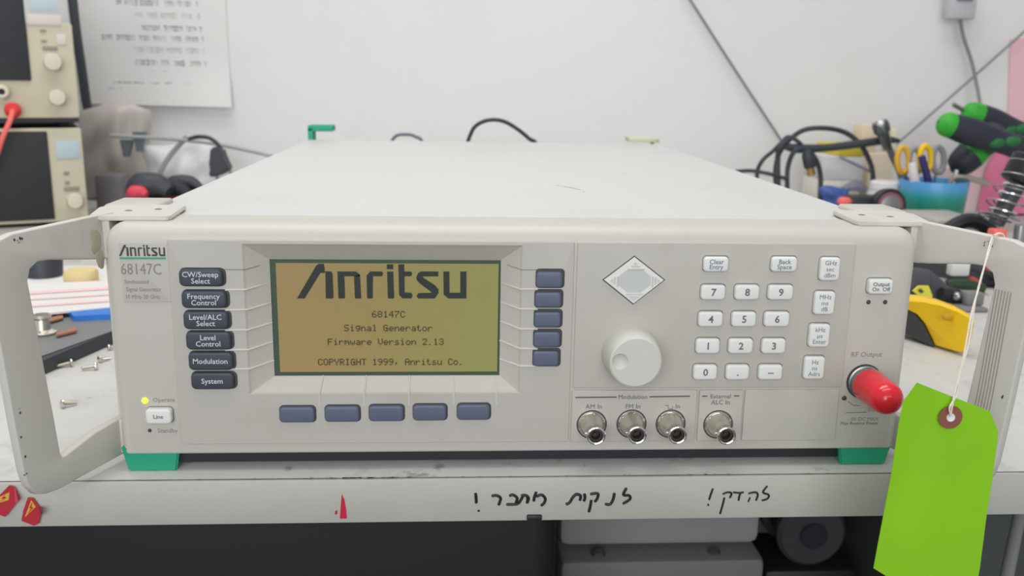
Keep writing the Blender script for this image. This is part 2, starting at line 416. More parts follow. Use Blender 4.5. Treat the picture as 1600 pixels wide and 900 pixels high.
# display recess cut through bezel and panel
o0, o1 = F(376, 381, PY), F(818, 381, PY); o2 = F(811, 614, PY); o3 = F(391, 616, PY)
YI = .0085
i0, i1, i2, i3 = F(418, 405, YI), F(783, 405, YI), F(780, 586, YI), F(432, 588, YI)
ox0, ox1, oz0, oz1 = (o0.x+o3.x)/2, (o1.x+o2.x)/2, (o2.z+o3.z)/2, o0.z
ix0, ix1, iz0, iz1 = (i0.x+i3.x)/2, (i1.x+i2.x)/2, (i2.z+i3.z)/2, i0.z
def cutter():
    mb = MB(); k = (YI-PY); ex = .002/k
    def R_(x0, x1, z0, z1, y): return [(x0, y, z0), (x1, y, z0), (x1, y, z1), (x0, y, z1)]
    ax0, ax1, az0, az1 = ox0+(ox0-ix0)*ex, ox1+(ox1-ix1)*ex, oz0+(oz0-iz0)*ex, oz1+(oz1-iz1)*ex
    mb.loops([R_(ax0, ax1, az0, az1, PY-.002), R_(ix0, ix1, iz0, iz1, YI), R_(ix0, ix1, iz0, iz1, YI+.004)])
    me = mb.mesh('cut', M_screenwell, False); return me
cut = cutter()
boolean(bez, [cut]); boolean(cp, [cut])
# LCD
gk = MB().box(ix0-.001, ix1+.001, YI+.0006, YI+.003, iz0-.001, iz1+.001).build('screen_gasket', M_gasket, sg)
l0, l1 = F(427, 411, YI), F(778, 581, YI)
lx0 = (F(427, 411, YI).x+F(441, 581, YI).x)/2; lx1 = (F(779, 411, YI).x+F(777, 578, YI).x)/2; lz1 = l0.z; lz0 = F(600, 581, YI).z
lcd = MB().box(lx0, lx1, YI+.0002, YI+.001, lz0, lz1).build('screen', M_lcd, sg)
# big logo on the LCD: strokes as polygons in zoom pixels (5x, origin 440,395)
LG = [
 [(120, 357), (180, 357), (303, 157), (340, 157), (330, 86), (290, 86), (270, 100)],
 [(342, 145), (385, 145), (398, 162), (406, 350), (398, 357), (350, 357), (345, 350)],
 [(436, 146), (436, 146), (490, 183), (496, 350), (490, 357), (446, 357), (444, 350)],
 [(436, 146), (580, 146), (612, 170), (606, 183), (490, 183)],
 [(566, 183), (612, 170), (622, 350), (618, 357), (576, 357), (572, 350)],
 [(664, 178), (690, 146), (785, 146), (793, 162), (785, 183), (714, 183), (712, 350), (706, 357), (674, 357), (668, 350)],
 [(822, 90), (872, 90), (872, 128), (822, 128)],
 [(824, 146), (872, 146), (880, 350), (874, 357), (834, 357), (830, 350)],
 [(912, 90), (958, 90), (962, 310), (1010, 312), (1024, 330), (1014, 356), (944, 356), (918, 330)],
 [(958, 146), (1012, 146), (1020, 162), (1012, 183), (958, 183)],
 [(1052, 190), (1066, 160), (1086, 146), (1224, 146), (1224, 184), (1106, 184), (1108, 196), (1196, 252), (1226, 286), (1226, 314), (1196, 357), (1068, 357), (1054, 340), (1068, 314), (1172, 312), (1166, 304), (1080, 240), (1056, 214)],
 [(1264, 146), (1310, 146), (1312, 312), (1396, 312), (1396, 146), (1444, 146), (1444, 352), (1436, 357), (1304, 357), (1266, 326)],
]
def logo(name, to3, m, parent, th):
    mb = MB()
    for pg in LG:
        pts = []
        for q in pg:
            if not pts or q != pts[-1]: pts.append(q)
        P = [to3(*q) for q in pts]
        a = [mb.bm.verts.new(p) for p in P]; f = mb.bm.faces.new(a); f.normal_update()
        bmesh.ops.triangulate(mb.bm, faces=[f])
    r = bmesh.ops.extrude_face_region(mb.bm, geom=mb.bm.faces[:])
    bmesh.ops.translate(mb.bm, verts=[v for v in r['geom'] if isinstance(v, bmesh.types.BMVert)], vec=(0, -th, 0))
    return mb.build(name, m, parent, smooth=False)
TY = YI-.00005
logo('screen_logo', lambda x, y: F(440+x/5, 395+y/5, TY), M_lcdink, lcd, .0001)
FONT = {'0': '0E11131519110E', '1': '040C040404040E', '2': '0E11010204081F', '3': '0E11010601110E', '4': '02060A121F0202', '5': '1F101E0101110E', '6': '0608101E11110E',
 '7': '1F010204080808', '8': '0E11110E11110E', '9': '0E11110F01020C', '.': '0000000000000C', ',': '000000000C0408', ' ': '00000000000000',
 'S': '0F10100E01011E', 'G': '0E11101713110F', 'F': '1F10101E101010', 'V': '11111111110A04', 'C': '0E11101010110E', 'O': '0E11111111110E', 'P': '1E11111E101010',
 'Y': '1111110A040404', 'R': '1E11111E141211', 'I': '0E04040404040E', 'H': '1111111F111111', 'T': '1F040404040404', 'A': '0E11111F111111',
 'i': '04000C0404040E', 'g': '000F11110F010E', 'n': '00001619111111', 'a': '00000E010F110F', 'l': '0C04040404040E', 'e': '00000E111F100E', 'r': '00001619101010',
 't': '08081C08080906', 'o': '00000E1111110E', 'm': '00001A15151111', 'w': '0000111115150A', 's': '00000E100E011E', 'u': '0000111111130D'}
def dot_text(s, uc, vc, u_w, v_h):
    """5x7 LCD characters; uc, vc centre, u_w full width, v_h character height in pixels of the photograph"""
    mb = MB(); c = F(uc, vc, TY); wd = F(uc+u_w/2, vc, TY).x-F(uc-u_w/2, vc, TY).x; h = F(uc, vc-v_h/2, TY).z-F(uc, vc+v_h/2, TY).z
    cw = wd/(len(s)-1/6); px = cw/6; pz = h/7; x0 = c.x-wd/2; z1 = c.z+h/2
    for i, ch in enumerate(s):
        rows = [int(FONT[ch][k*2:k*2+2], 16) for k in range(7)]
        for r, bits in enumerate(rows):
            k = 0
            while k < 5:
                if bits & (16 >> k):
                    j = k
                    while j < 5 and bits & (16 >> j): j += 1
                    mb.box(x0+i*cw+k*px, x0+i*cw+j*px, TY-.0001, TY, z1-(r+1)*pz, z1-r*pz+pz*.02); k = j
                else: k += 1
    mb.build('screen_text', M_lcdink2, lcd, smooth=False)
dot_text('68147C', 607, 491, 52, 10)
dot_text('Signal Generator', 607, 512.5, 138, 10)
dot_text('Firmware Version 2.13', 603, 534, 181, 10)
dot_text('COPYRIGHT 1999, Anritsu Co.', 611, 565.5, 227, 10)
# raised ribs that run from the keys into the recess
def Y(u, v, y): return F(u, v, y)
for vo, vi, ui in ((452, 442, 420), (483.5, 473, 423), (515, 504, 425), (546, 534, 426), (576, 563, 428)):
    k = (vo-440)/5900*420
    MB().tube([Y(352, vo+1, PY), Y(384+k*.6, vo+.5, PY), Y(ui, vi, YI)], .00055, sub=1).build('rib', M_rib, cp)
for vo, vi, ui in ((452, 442, 783), (483, 472, 782.5), (514, 502, 782), (545, 532, 781), (572, 561, 781)):
    MB().tube([Y(840, vo, PY), Y(813, vo, PY), Y(ui, vi, YI)], .00055, sub=1).build('rib', M_rib, cp)
for ui, uo in ((505, 499), (572, 569), (640, 639), (708, 709), (772, 776)):
    MB().tube([Y(ui, 587, YI), Y(uo, 614, PY), Y(uo, 634, PY+.0003)], .0006, sub=1, flat=.8).build('rib', M_rib, cp)
MB().tube([Y(350, 421, PY), Y(382, 421.5, PY), Y(419, 411, YI)], .0002, sub=1).build('seam_line', M_gap2, cp)
MB().tube([Y(840, 421.5, PY), Y(815, 421.5, PY), Y(784, 411, YI)], .0002, sub=1).build('seam_line', M_gap2, cp)

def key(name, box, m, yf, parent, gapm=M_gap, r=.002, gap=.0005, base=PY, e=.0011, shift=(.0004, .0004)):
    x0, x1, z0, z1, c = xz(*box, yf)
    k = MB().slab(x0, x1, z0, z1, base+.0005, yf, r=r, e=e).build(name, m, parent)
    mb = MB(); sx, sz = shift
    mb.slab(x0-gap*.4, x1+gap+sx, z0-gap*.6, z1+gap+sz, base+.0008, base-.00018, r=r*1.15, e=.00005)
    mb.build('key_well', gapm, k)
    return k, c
def legend(k, lines, c, yf, size, m, dz, bold=.00006, sx=1.):
    n = len(lines)
    for i, s in enumerate(lines):
        if s: text('key_legend', s, (c.x, yf-.00008, c.z+dz*((n-1)/2-i)), size, m, k, bold=bold, sx=sx)
KY = -.0035
for box, lines in (((279, 421, 347, 448), ['CW/Sweep', 'Select']), ((283, 455, 353, 482), ['Frequency', 'Control']), ((286, 487, 356, 515), ['Level/ALC', 'Select']),
                   ((290, 519, 360, 547), ['Level', 'Control']), ((294, 551, 363, 579), ['Modulation']), ((298, 583, 365, 609), ['System'])):
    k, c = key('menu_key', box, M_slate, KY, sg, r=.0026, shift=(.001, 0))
    legend(k, lines, c, KY, .0040, M_whiteink, .0034, bold=.00003)
for box in ((838, 425, 879, 450), (836, 457, 877, 481), (835, 488, 876, 512), (834, 519, 875, 543), (833, 549, 873, 573)):
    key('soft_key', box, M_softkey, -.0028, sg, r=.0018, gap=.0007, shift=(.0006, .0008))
for box in ((436, 637, 491, 661), (507, 636, 561, 660), (576, 635, 630, 659), (645, 634, 697, 658), (714, 633, 765, 657)):
    key('soft_key', box, M_softkey, -.0028, sg, r=.0022, gap=.0005, shift=(.0004, .0004))
K2 = -.0038
def wkey(box, lines, size=.0031, dz=.0026, m=M_legend, r=.0019, name='white_key', bold=.00004, base=PY):
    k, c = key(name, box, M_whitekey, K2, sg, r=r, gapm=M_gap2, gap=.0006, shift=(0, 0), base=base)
    legend(k, lines, c, K2, size, m, dz, bold=bold)
    return k, c
wkey((1100, 402, 1139, 425), ['Clear', 'Entry'], .0035, .0028, M_blueink)
wkey((1206, 402, 1246, 425), ['Back', 'Space'], .0035, .0028, M_blueink)
for v0, v1, row in ((446, 469, ((1096, 1134, '7'), (1149, 1187, '8'), (1201, 1240, '9'))), (488, 511, ((1092, 1130, '4'), (1144, 1182, '5'), (1195, 1234, '6'))),
                    (530, 553, ((1088, 1125, '1'), (1139, 1177, '2'), (1191, 1228, '3'))), (571, 594, ((1084, 1121, '0'), (1135, 1171, '.'), (1186, 1223, '–')))):
    for u0, u1, s in row: wkey((u0, v0, u1, v1), [s], .0056, .003, M_legend, bold=.00012)
wkey((1282, 403, 1313, 439), ['GHz', 'sec', 'dBm'], .0035, .0034, M_blueink, bold=0)
wkey((1273, 456, 1305, 492), ['MHz', 'ms', 'dB'], .0035, .0034, M_blueink, bold=0)
wkey((1265, 507, 1297, 543), ['kHz', 'µs', 'Enter'], .0035, .0034, M_blueink, bold=0)
wkey((1257, 558, 1289, 593), ['Hz', 'ns', 'Adrs'], .0035, .0034, M_blueink, bold=0)
wkey((1358, 437, 1396, 460), ['Output', 'On  Off'], .0031, .0028, M_legend, name='output_key', base=0)
wkey((227, 640, 267, 663), ['Line'], .0032, .0028, M_legend, name='power_key', base=0)
def led(u, v, m, r=.0013, name='indicator_lamp', sx=1):
    c = F(u, v); MB().lathe([(-.001, r), (.0002, r), (.0006, r*.8), (.0009, r*.3)], c, (0, -1, 0), 16).build(name, m, sg)
M_led = mat('lit_green_lamp', (200, 255, 40), .3, emit=2.2)
M_ledoff = mat('unlit_lamp', (72, 66, 52), .4)
led(226.5, 626, M_led, .0016); led(234, 672.5, M_ledoff, .0010); led(1357, 472, M_ledoff, .0012); led(1383, 472, M_ledoff, .0012); led(1319, 622, M_ledoff, .0014)
text('legend', 'Operate', (F(256, 625).x, -.0001, F(256, 625).z), .0034, M_faint, sg)
text('legend', 'Standby', (F(262, 673).x, -.0001, F(262, 673).z), .0034, M_faint, sg)
# badge top left
a, b = F(184, 378, 0), F(266, 472, 0); bx0 = (F(184, 378).x+F(196, 472).x)/2; bx1 = (F(262, 378).x+F(268, 471).x)/2
bg = MB().slab(bx0, bx1, b.z, a.z-.0002, .001, -.0005, r=.0008, e=.0003).build('name_badge', M_panel, sg)
q0, q1 = F(186, 400, -.0006), F(257, 381, -.0006)
logo('badge_logo', lambda x, y: Vector((q0.x+(x-120)/(1444-120)*(q1.x-q0.x), -.0006, q0.z+(357-y)/(357-86)*(q1.z-q0.z-.0006))), M_darkink, bg, .0001)
x0, x1, z0, z1, c = xz(187, 402, 259, 405, -.0006)
MB().box(x0, x1, -.0007, -.0004, z0, z1).build('green_stripe', M_greenline, bg)
text('badge_text', '68147C', (F(221, 421).x, -.0006, F(221, 421).z), .0084, M_faint, bg, sx=.78)
for s, u, v in (('Synthesized', 214, 440), ('Signal Generator', 225, 452), ('10 MHz-20 GHz', 223, 463.5)):
    text('badge_text', s, (F(u, v).x, -.0006, F(u, v).z), .0031, M_faint, bg, sx=.85)
# arrow pad
def dia(u, v, yf): return F(u, v, yf)
ay = -.0024
cs = [F(992, 402, ay), F(1038, 438, ay), F(990, 475, ay), F(944, 438, ay)]
cc = (cs[0]+cs[1]+cs[2]+cs[3])/4
def shrink(ps, k, y): return [Vector((cc.x+(p.x-cc.x)*k, y, cc.z+(p.z-cc.z)*k)) for p in ps]
pad = MB().loops([shrink(cs, 1, 0), shrink(cs, 1, ay+.0006), shrink(cs, .97, ay)]).build('arrow_pad', M_whitekey, sg)
MB().loops([shrink(cs, 1.05, 0), shrink(cs, 1.05, PY-.0002)]).build('key_well', M_gap, pad)
oc = [F(u, v, ay) for u, v in ((982, 420), (1003, 420), (1017, 432), (1017, 445), (1001, 457), (980, 457), (966, 445), (966, 432))]
M_octo = mat('grey_pad_centre', (196, 200, 198), .5)
MB().loops([oc, [p+Vector((0, -.0001, 0)) for p in oc]]).build('pad_centre', M_octo, pad)
def bar(p, q, r=.00042, name='arrow_bar'): MB().tube([F(*p, ay-.0001), F(*q, ay-.0001)], r, sub=1).build(name, M_rib, pad)
for p, q in (((981, 420.5), (1007, 420.5)), ((987, 416), (1000, 416)), ((978, 459.5), (1005, 459.5)), ((983, 464), (998, 464)), ((965.5, 432), (965, 448)), ((961, 433), (960.5, 444)), ((1020, 432), (1019.5, 448)), ((1024.5, 433), (1024, 444))): bar(p, q)
for a_, b_, c_ in (((993, 409), (989, 413), (997, 413)), ((990, 470), (986, 466.5), (995, 466.5)), ((953, 438.5), (957.5, 435), (957.5, 442)), ((1032, 438.5), (1027.5, 435), (1027.5, 442))):
    MB().prism([F(*a_, ay), F(*b_, ay), F(*c_, ay)], (0, -.0004, 0)).build('arrow_mark', M_rib, pad)
# knob
kc = F(984, 551)
M_knob = mat('knob_plastic', (205, 205, 196), .45, bump=.1)
kb = MB().lathe([(0, .0158), (.003, .0157), (.011, .0150), (.0160, .0143), (.0174, .0139), (.0180, .0130), (.0180, .005), (.0180, 0)], kc, (0, -1, 0), 64).build('tuning_knob', M_knob, sg)
s_ = bmesh.new(); bmesh.ops.create_icosphere(s_, subdivisions=4, radius=.0055)
dp = F(969, 565, -.018)
for v in s_.verts: v.co += Vector((dp.x, -.018-.0033, dp.z))
me = bpy.data.meshes.new('cut'); s_.to_mesh(me); s_.free(); me.materials.append(M_knob)
boolean(kb, [me])
# legends of the connector panels
P3 = PY-.0005
def line3(p, q, r, m, parent, name='legend_line'): MB().tube([F(*p, P3), F(*q, P3)], r, seg=6, sub=1).build(name, m, parent)
line3((899, 621), (963, 620.5), .00032, M_darkink, mp_); line3((1015, 620), (1078, 619), .00032, M_darkink, mp_)
line3((1097, 619), (1105, 619), .0003, M_darkink, ep); line3((1147, 618.5), (1155, 618.5), .0003, M_darkink, ep)
def tx(s, u, v, size, parent, m=M_legend, y=P3, **k): p = F(u, v, y); return text('legend', s, (p.x, y, p.z), size, m, parent, **k)
tx('Modulation', 989, 620.5, .0036, mp_); tx('AM In', 928, 635.5, .0038, mp_); tx('FM In', 989, 635.5, .0038, mp_)
MB().tube([F(u, v, P3) for u, v in ((1039, 633.5), (1044, 633.5), (1044, 638.5), (1051, 638.5), (1051, 635))], .00018, seg=6, sub=1).build('pulse_symbol', M_legend, mp_)
tx('In', 1059, 635, .0038, mp_)
tx('External', 1126, 619.5, .0035, ep); tx('ALC In', 1126, 629, .0037, ep)
tx('RF Output', 1354, 554, .0041, sg, M_faint, y=-.0001)
tx('50Ω', 1364, 640, .0034, sg, M_faint, -.0001); tx('0V DC MAX', 1351, 655, .0030, sg, M_faint, -.0001); tx('Max Reverse Power', 1343, 661.5, .0027, sg, M_legend, -.0001)
MB().tube([F(1321, 645, 0), F(1354, 644, 0)], .0002, seg=6, sub=1).build('legend_line', M_legend, sg)
MB().tube([F(1325, 627, 0), F(1333, 633, 0), F(1345, 634, 0)], .0002, seg=6, sub=1).build('legend_line', M_legend, sg)
# BNC sockets
def bnc(u, v, lab=None):
    c = F(u, v)
    b = MB().lathe([(0, .0080), (.0011, .0079), (.0016, .0070), (.0022, .0066), (.0045, .0061), (.0075, .0050), (.0095, .0045), (.0150, .0044), (.0160, .0048), (.0176, .0050), (.0180, .0047), (.0180, .0038), (.0120, .0038)], c, (0, -1, 0), 40, cap1=True).build('coaxial_socket', M_nickel, sg)
    MB().lathe([(.0172, .0051), (.0183, .0050), (.0185, .0045), (.0183, .0040), (.0172, .0038)], c, (0, -1, 0), 32, cap0=False, cap1=False).build('socket_rim', M_chrome, b)
    MB().lathe([(.0008, .0085), (.0012, .0085), (.00125, .008)], c, (0, -1, 0), 40).build('dark_ring', M_gap, b)
    MB().lathe([(.0119, .0039), (.0123, .0038)], c, (0, -1, 0), 24).build('socket_core', M_dark_hole, b)
    MB().lathe([(.0121, .0036), (.0165, .0036), (.0167, .0026), (.0125, .0026)], c, (0, -1, 0), 24).build('insulator', M_dark_hole, b)
    MB().lathe([(.011, .0005), (.0145, .0005), (.0147, .0003)], c, (0, -1, 0), 12).build('pin', M_brass, b)
    for s in (-1, 1):
        MB().cyl(c+Vector((s*.004, -.0145, 0)), c+Vector((s*.0056, -.0145, 0)), .0008, seg=10).build('bayonet_lug', M_nickel, b)
    for k in range(6):
        g = math.radians(60*k+20); MB().cyl(c+Vector((.0071*math.cos(g), -.0010, .0071*math.sin(g))), c+Vector((.0066*math.cos(g), -.0022, .0066*math.sin(g))), .0009, .0003, 6).build('nut_corner', M_nickel, b)
for u, v in ((924, 662), (986, 661), (1047, 661), (1121, 662)): bnc(u, v)
# RF output connector and its cap
rc = F(1350, 596)
rf = MB().lathe([(0, .0095), (.0015, .0094), (.0018, .0086), (.010, .0084), (.0105, .0066), (.0205, .0064)], rc, (0, -1, 0), 48).build('output_connector', M_steel, sg)
MB().lathe([(-.0004, .0102), (.0002, .0101)], rc, (0, -1, 0), 40).build('dark_ring', M_gap, rf)
prof = [(.0075, .0070), (.0070, .0092), (.0072, .0096)]
for k in range(11):
    g = math.pi/2*k/10; prof.append((.0265+.0088*math.sin(g), max(.0089*math.cos(g), .00002)))
solo(MB().lathe(prof, rc, (0, -1, 0), 48), 'dust_cap', M_redcap, 'red glossy rubber dust cap pushed on the output connector of the generator', 'cap')
# feet
def foot(x0, x1, y0, y1, z0, z1, ins, m, name='foot'):
    mb = MB(); mb.loops([[(x0+ins, y0+ins*.6, z0), (x1-ins, y0+ins*.6, z0), (x1-ins, y1, z0), (x0+ins, y1, z0)], [(x0, y0, z1), (x1, y0, z1), (x1, y1, z1), (x0, y1, z1)]])
    bmesh.ops.bevel(mb.bm, geom=mb.bm.edges[:], offset=.0008, segments=2, affect='EDGES')
    return mb.build(name, m, sg)
foot(-.2163, -.1850, .0005, .045, 0, ZB+.003, .0028, M_green)
foot(.1830, .2145, .0005, .045, 0, ZB+.003, .0028, M_green)
foot(-.2122, -.180, .58, .63, 0, ZB+.003, .0028, M_green)
foot(.1805, .2125, .58, .63, 0, ZB+.003, .0028, M_green)
def rearfoot(u0, u1, v0, m, lab):
    a, b = F(u0, v0, .655), F(u1, v0, .655)
    mb = MB(); mb.box(a.x, b.x, .642, .668, a.z-.007, a.z, .001); mb.box(a.x, a.x+.006 if u0 < 800 else b.x, .642, .668, ZT-.06, a.z-.003, .001)
    o = mb.build('rear_foot', m, sg)
    o['label'] = lab
rearfoot(483, 522, 195, M_green, 'green rear corner foot')
a, b = F(980, 213, .655), F(1027, 213, .655)
mb = MB(); mb.box(a.x, b.x, .642, .668, a.z-.006, a.z, .001); mb.box(b.x-.006, b.x, .642, .668, ZT-.06, a.z-.003, .001)
mb.build('rear_foot', M_creamgreen, sg)['label'] = 'aged cream rear corner foot'
# small scratch on the cover
sc_ = MB().tube([at(868, 289.5, 2, ZT-.0006), at(890, 293, 2, ZT-.0006), at(908, 297, 2, ZT-.0006)], [.00008, .0003, .0002], seg=6)
sc_.lathe([(0, .0009), (.0002, .0008)], at(912, 300, 2, ZT-.0007), (0, 0, 1), 10); sc_.build('scratch', M_legend, sg)
# handles: a plate in the plane that flares forward and outward from each side
OUT = [(-.006, .1405), (.060, .1390), (.0672, .1372), (.0712, .1335), (.0742, .1270), (.0746, .1150), (.0736, .0900), (.0704, .0450), (.0684, .0225), (.0665, .0145), (.0622, .0083), (.0560, .0058), (.0480, .0048), (-.006, .0056)]
WIN = [(-.002, .1160), (.012, .1178), (.040, .1228), (.0470, .1232), (.0520, .1205), (.0540, .1150), (.0514, .0887), (.0468, .0440), (.0450, .0230), (.0440, .0209), (.0425, .0208), (.0204, .0255), (-.002, .0268)]
def handle(sgn):
    A = Vector((sgn*.219, .015, 0)); B = Vector((sgn*.245, -.050, 0)); d = (B-A).normalized(); n = Vector((-d.y*sgn, d.x*sgn, 0))  # n points outward
    if n.x*sgn < 0: n = -n
    cu = bpy.data.curves.new('h', 'CURVE'); cu.dimensions = '2D'; cu.fill_mode = 'BOTH'; th = .0050; bv = .0009
    cu.extrude = th/2-bv; cu.bevel_depth = bv; cu.bevel_resolution = 2; cu.offset = -bv
    for pts in (OUT, WIN):
        sp = cu.splines.new('POLY'); sp.points.add(len(pts)-1); sp.use_cyclic_u = True
        for i, p in enumerate(pts): sp.points[i].co = (p[0], p[1], 0, 1)
    t = bpy.data.objects.new('h', cu); COL.objects.link(t); dg = bpy.context.evaluated_depsgraph_get(); me = bpy.data.meshes.new_from_object(t.evaluated_get(dg)); bpy.data.objects.remove(t)
    for v in me.vertices:
        s, z, q = v.co
        v.co = A+d*s+Vector((0, 0, z))+n*(q+th/2)
    if sgn > 0: me.flip_normals()
    bm = bmesh.new(); bm.from_mesh(me); bmesh.ops.remove_doubles(bm, verts=bm.verts, dist=1e-6); bmesh.ops.recalc_face_normals(bm, faces=bm.faces); bm.to_mesh(me); bm.free()
    me.materials.clear(); me.materials.append(M_handle); me.name = 'handle'
    me.polygons.foreach_set('use_smooth', [True]*len(me.polygons)); me.set_sharp_from_angle(angle=math.radians(40))
    o = bpy.data.objects.new('handle', me); COL.objects.link(o); adopt(o, sg)
    # side mounting strap along the chassis, and the flange that laps over the top
    xs = sorted((sgn*.2140, sgn*.2178)); ys = sorted((sgn*.1960, sgn*.2235))
    mb = MB(); mb.box(xs[0], xs[1], .0330, .058, .0065, .1375, .0006); mb.box(ys[0], ys[1], .0335, .056, .1180, .1380, .0008)
    ys = sorted((sgn*.2165, sgn*.2215)); mb.box(ys[0], ys[1], .0120, .056, .1170, .1385, .0008); mb.box(ys[0], ys[1], .0120, .056, .0065, .0262, .0008)
    mb.build('handle_strap', M_handle, o)
    zf = ZT-.0001
    pl = [(.2240, .0095), (.2275, .014), (.2330, .042), (.2310, .050), (.226, .0525), (.1915, .0560), (.1880, .052), (.1845, .014), (.1860, .0095)]
    mb = MB(); mb.loops([[(sgn*x, y, zf) for x, y in pl], [(sgn*x, y, zf+.0024) for x, y in pl]])
    bmesh.ops.bevel(mb.bm, geom=mb.bm.edges[:], offset=.0006, segments=2, affect='EDGES')
    fl = mb.build('handle_flange', M_handle, o)
    mb = MB(); xs = sorted((sgn*.205, sgn*.2350)); mb.box(xs[0], xs[1], .054, .086, ZT-.006, ZT+.0022, .0018, 3); mb.build('flange_pad', M_case, o)
    mb = MB()
    for px_, py_ in ((.2125, .030), (.1985, .036)): mb.lathe([(0, .0022), (.0003, .0018), (.0003, .0012), (.0001, .0010)], (sgn*px_, py_, zf+.0023), (0, 0, 1), 16)
    mb.build('flange_screw', M_legend, fl)
    if sgn > 0:
        for k in range(6):
            s0 = .0560+.0017*k
            mb = MB(); mb.tube([A+d*(s0-.0005)+Vector((0, 0, .113))-n*.00005, A+d*(s0-.0026)+Vector((0, 0, .060))-n*.00005, A+d*(s0-.0050)+Vector((0, 0, .025))-n*.00005], .00022, seg=6, sub=1)
            mb.build('grip_groove', M_faint, o)
    mb = MB(); rr = random.Random(3+sgn)
    for k in range(14):   # paint chips on the top arm and along the outer edge
        if k < 8: s, z = rr.uniform(.044, .050)+(.010 if sgn < 0 else 0), rr.uniform(.1335, .1365)
        else: s, z = rr.uniform(.0665, .0690), rr.uniform(.02, .06)
        l = rr.uniform(.0002, .0007); c0 = A+d*s+Vector((0, 0, z))
        mb.loops([[c0+d*l*math.cos(g)*rr.uniform(.6, 1.5)+Vector((0, 0, l*math.sin(g)*1.4)) for g in (0, 1, 2, 3, 4, 5)] and [c0+d*l*math.cos(g)+Vector((0, 0, l*1.3*math.sin(g))) for g in (0, 1, 2, 3, 4, 5)],
                  [c0-n*.0001+d*l*math.cos(g)+Vector((0, 0, l*1.3*math.sin(g))) for g in (0, 1, 2, 3, 4, 5)]])
    mb.build('paint_chips', M_darkgrey, o)['kind'] = 'stuff'
    if sgn < 0:
        mb = MB(); mb.blob(A+d*.0085+Vector((0, 0, .127))-n*.0002, .0042, 5, .2, 3, (.5, 1.0, 1.5)); mb.blob(A+d*.0065+Vector((0, 0, .117)), .0032, 8, .2, 3, (.35, .9, 1.6))
        for v in mb.bm.verts: v.co += n*(-(v.co-A).dot(n)*.88)
        g = mb.build('glue_residue', mat('yellowed_glue', (188, 182, 160), .5, var=.12, vscale=200), o); g['kind'] = 'stuff'
    return A, d, n
HA, Hd, Hn = handle(1); handle(-1)

# ------------------------------------------------------------------ green tag on its string
TGY = -.078
hook = HA+Hd*.0505+Vector((0, 0, .1392))
def T(u, v, y=TGY): return at(u, v, 1, y)
t_ = thing('hang_tag', 'blank lime green card tag hanging on white string from the right handle', 'tag', T(1484, 655)+Vector((0, 0, -.08)))
Lp = [(1433, 598), (1412, 627), (1404, 665), (1393, 740), (1381, 803), (1372, 850), (1365, 888), (1383, 899), (1400, 915), (1415, 925)]
Rp = [(1547, 643), (1560, 675), (1557, 700), (1549, 760), (1541, 810), (1536, 850), (1531, 888), (1529, 899), (1527, 910), (1526, 921)]
mb = MB(); nx = 14; V = []
for l, r in zip(Lp, Rp):
    row = []
    for k in range(nx+1):
        f = k/nx; u = l[0]+(r[0]-l[0])*f; v = l[1]+(r[1]-l[1])*f
        y = TGY+.0030*math.exp(-((f-.16)/.22)**2)*math.sin(max(0, min(1, (v-600)/240))*math.pi)
        row.append(at(u, v, 1, y))
    V.append(row)
mb.sheet(V, (0, .0004, 0))
mb.build('card', M_tag, t_)
rc0 = T(1485, 652, TGY-.0009); ax = (-.02, -1, .02)
rg = MB().lathe([(0, .0021), (0, .0057), (.0003, .0057), (.0003, .0021)], rc0, ax, 32, cap0=False, cap1=False).build('eyelet_ring', M_tagring, t_)
MB().lathe([(.0001, .0004), (.0006, .0020), (.0001, .0021)], rc0, ax, 24, cap0=False).build('eyelet_lining', M_whitepaper, t_)
def S(u, v, y): return at(u, v, 1, y)
e = T(1485, 650, TGY-.0018)
MB().tube([e, S(1488, 634, TGY-.0025), S(1492, 612, TGY-.001), S(1505, 560, TGY+.003), S(1518, 490, -.068), S(1532, 440, -.058), hook+Vector((-.0025, -.0015, -.002)), hook+Vector((-.0002, -.0012, .0012)), hook+Vector((.005, .001, .0010)), hook+Vector((.0075, .002, -.004))], .00045, seg=8).build('string', M_string, t_)
MB().tube([e+Vector((0, -.0002, 0)), S(1484, 636, TGY-.003), S(1495, 616, TGY-.001), S(1500, 585, TGY+.001), S(1514, 535, -.070), S(1524, 470, -.062), S(1534, 430, -.057), hook+Vector((-.0015, -.0010, -.003)), hook+Vector((.0010, .0004, .0013)), hook+Vector((.0055, .0025, .0006)), hook+Vector((.0078, .003, -.005))], .00042, seg=8).build('string', M_string, t_)

# ------------------------------------------------------------------ red warning labels on the bench edge
def wlabel(pts, tri, bolt, fold, lab):
    o = thing('warning_label', lab, 'sticker', A3(pts[0][0], pts[0][1]), group='red warning labels on the bench edge')
    y = YF-.0022
    MB().prism([at(u, v, 1, y) for u, v in pts], (0, -.0005, 0)).build('label_face', M_redlabel, o)
    MB().prism([at(u, v, 1, y-.0005) for u, v in tri], (0, -.0002, 0)).build('warning_triangle', M_yellowprint, o)
    MB().prism([at(u, v, 1, y-.0008) for u, v in bolt], (0, -.0002, 0)).build('bolt_symbol', M_redlabel, o)
    for f in fold:
        P = [at(u, v, 1, y-.0004) for u, v in f]; P[-1] += Vector((0, -.004, 0)); P[-2] += Vector((0, -.004, 0))
        MB().prism(P, (0, -.0003, .0002)).build('curled_corner', M_redlabel, o)
wlabel([(0, 773), (15, 758), (22, 760), (32, 778), (9, 807), (-6, 802), (-12, 790)], [(15, 769), (0, 776), (-6, 787), (14, 781)], [(8, 773), (2, 779), (6, 779), (0, 784), (10, 777), (6, 776)], [[(22, 760), (25, 764), (34, 779), (30, 781)]],
       'red folded warning sticker with yellow triangle, cut off at the left edge of the photo')
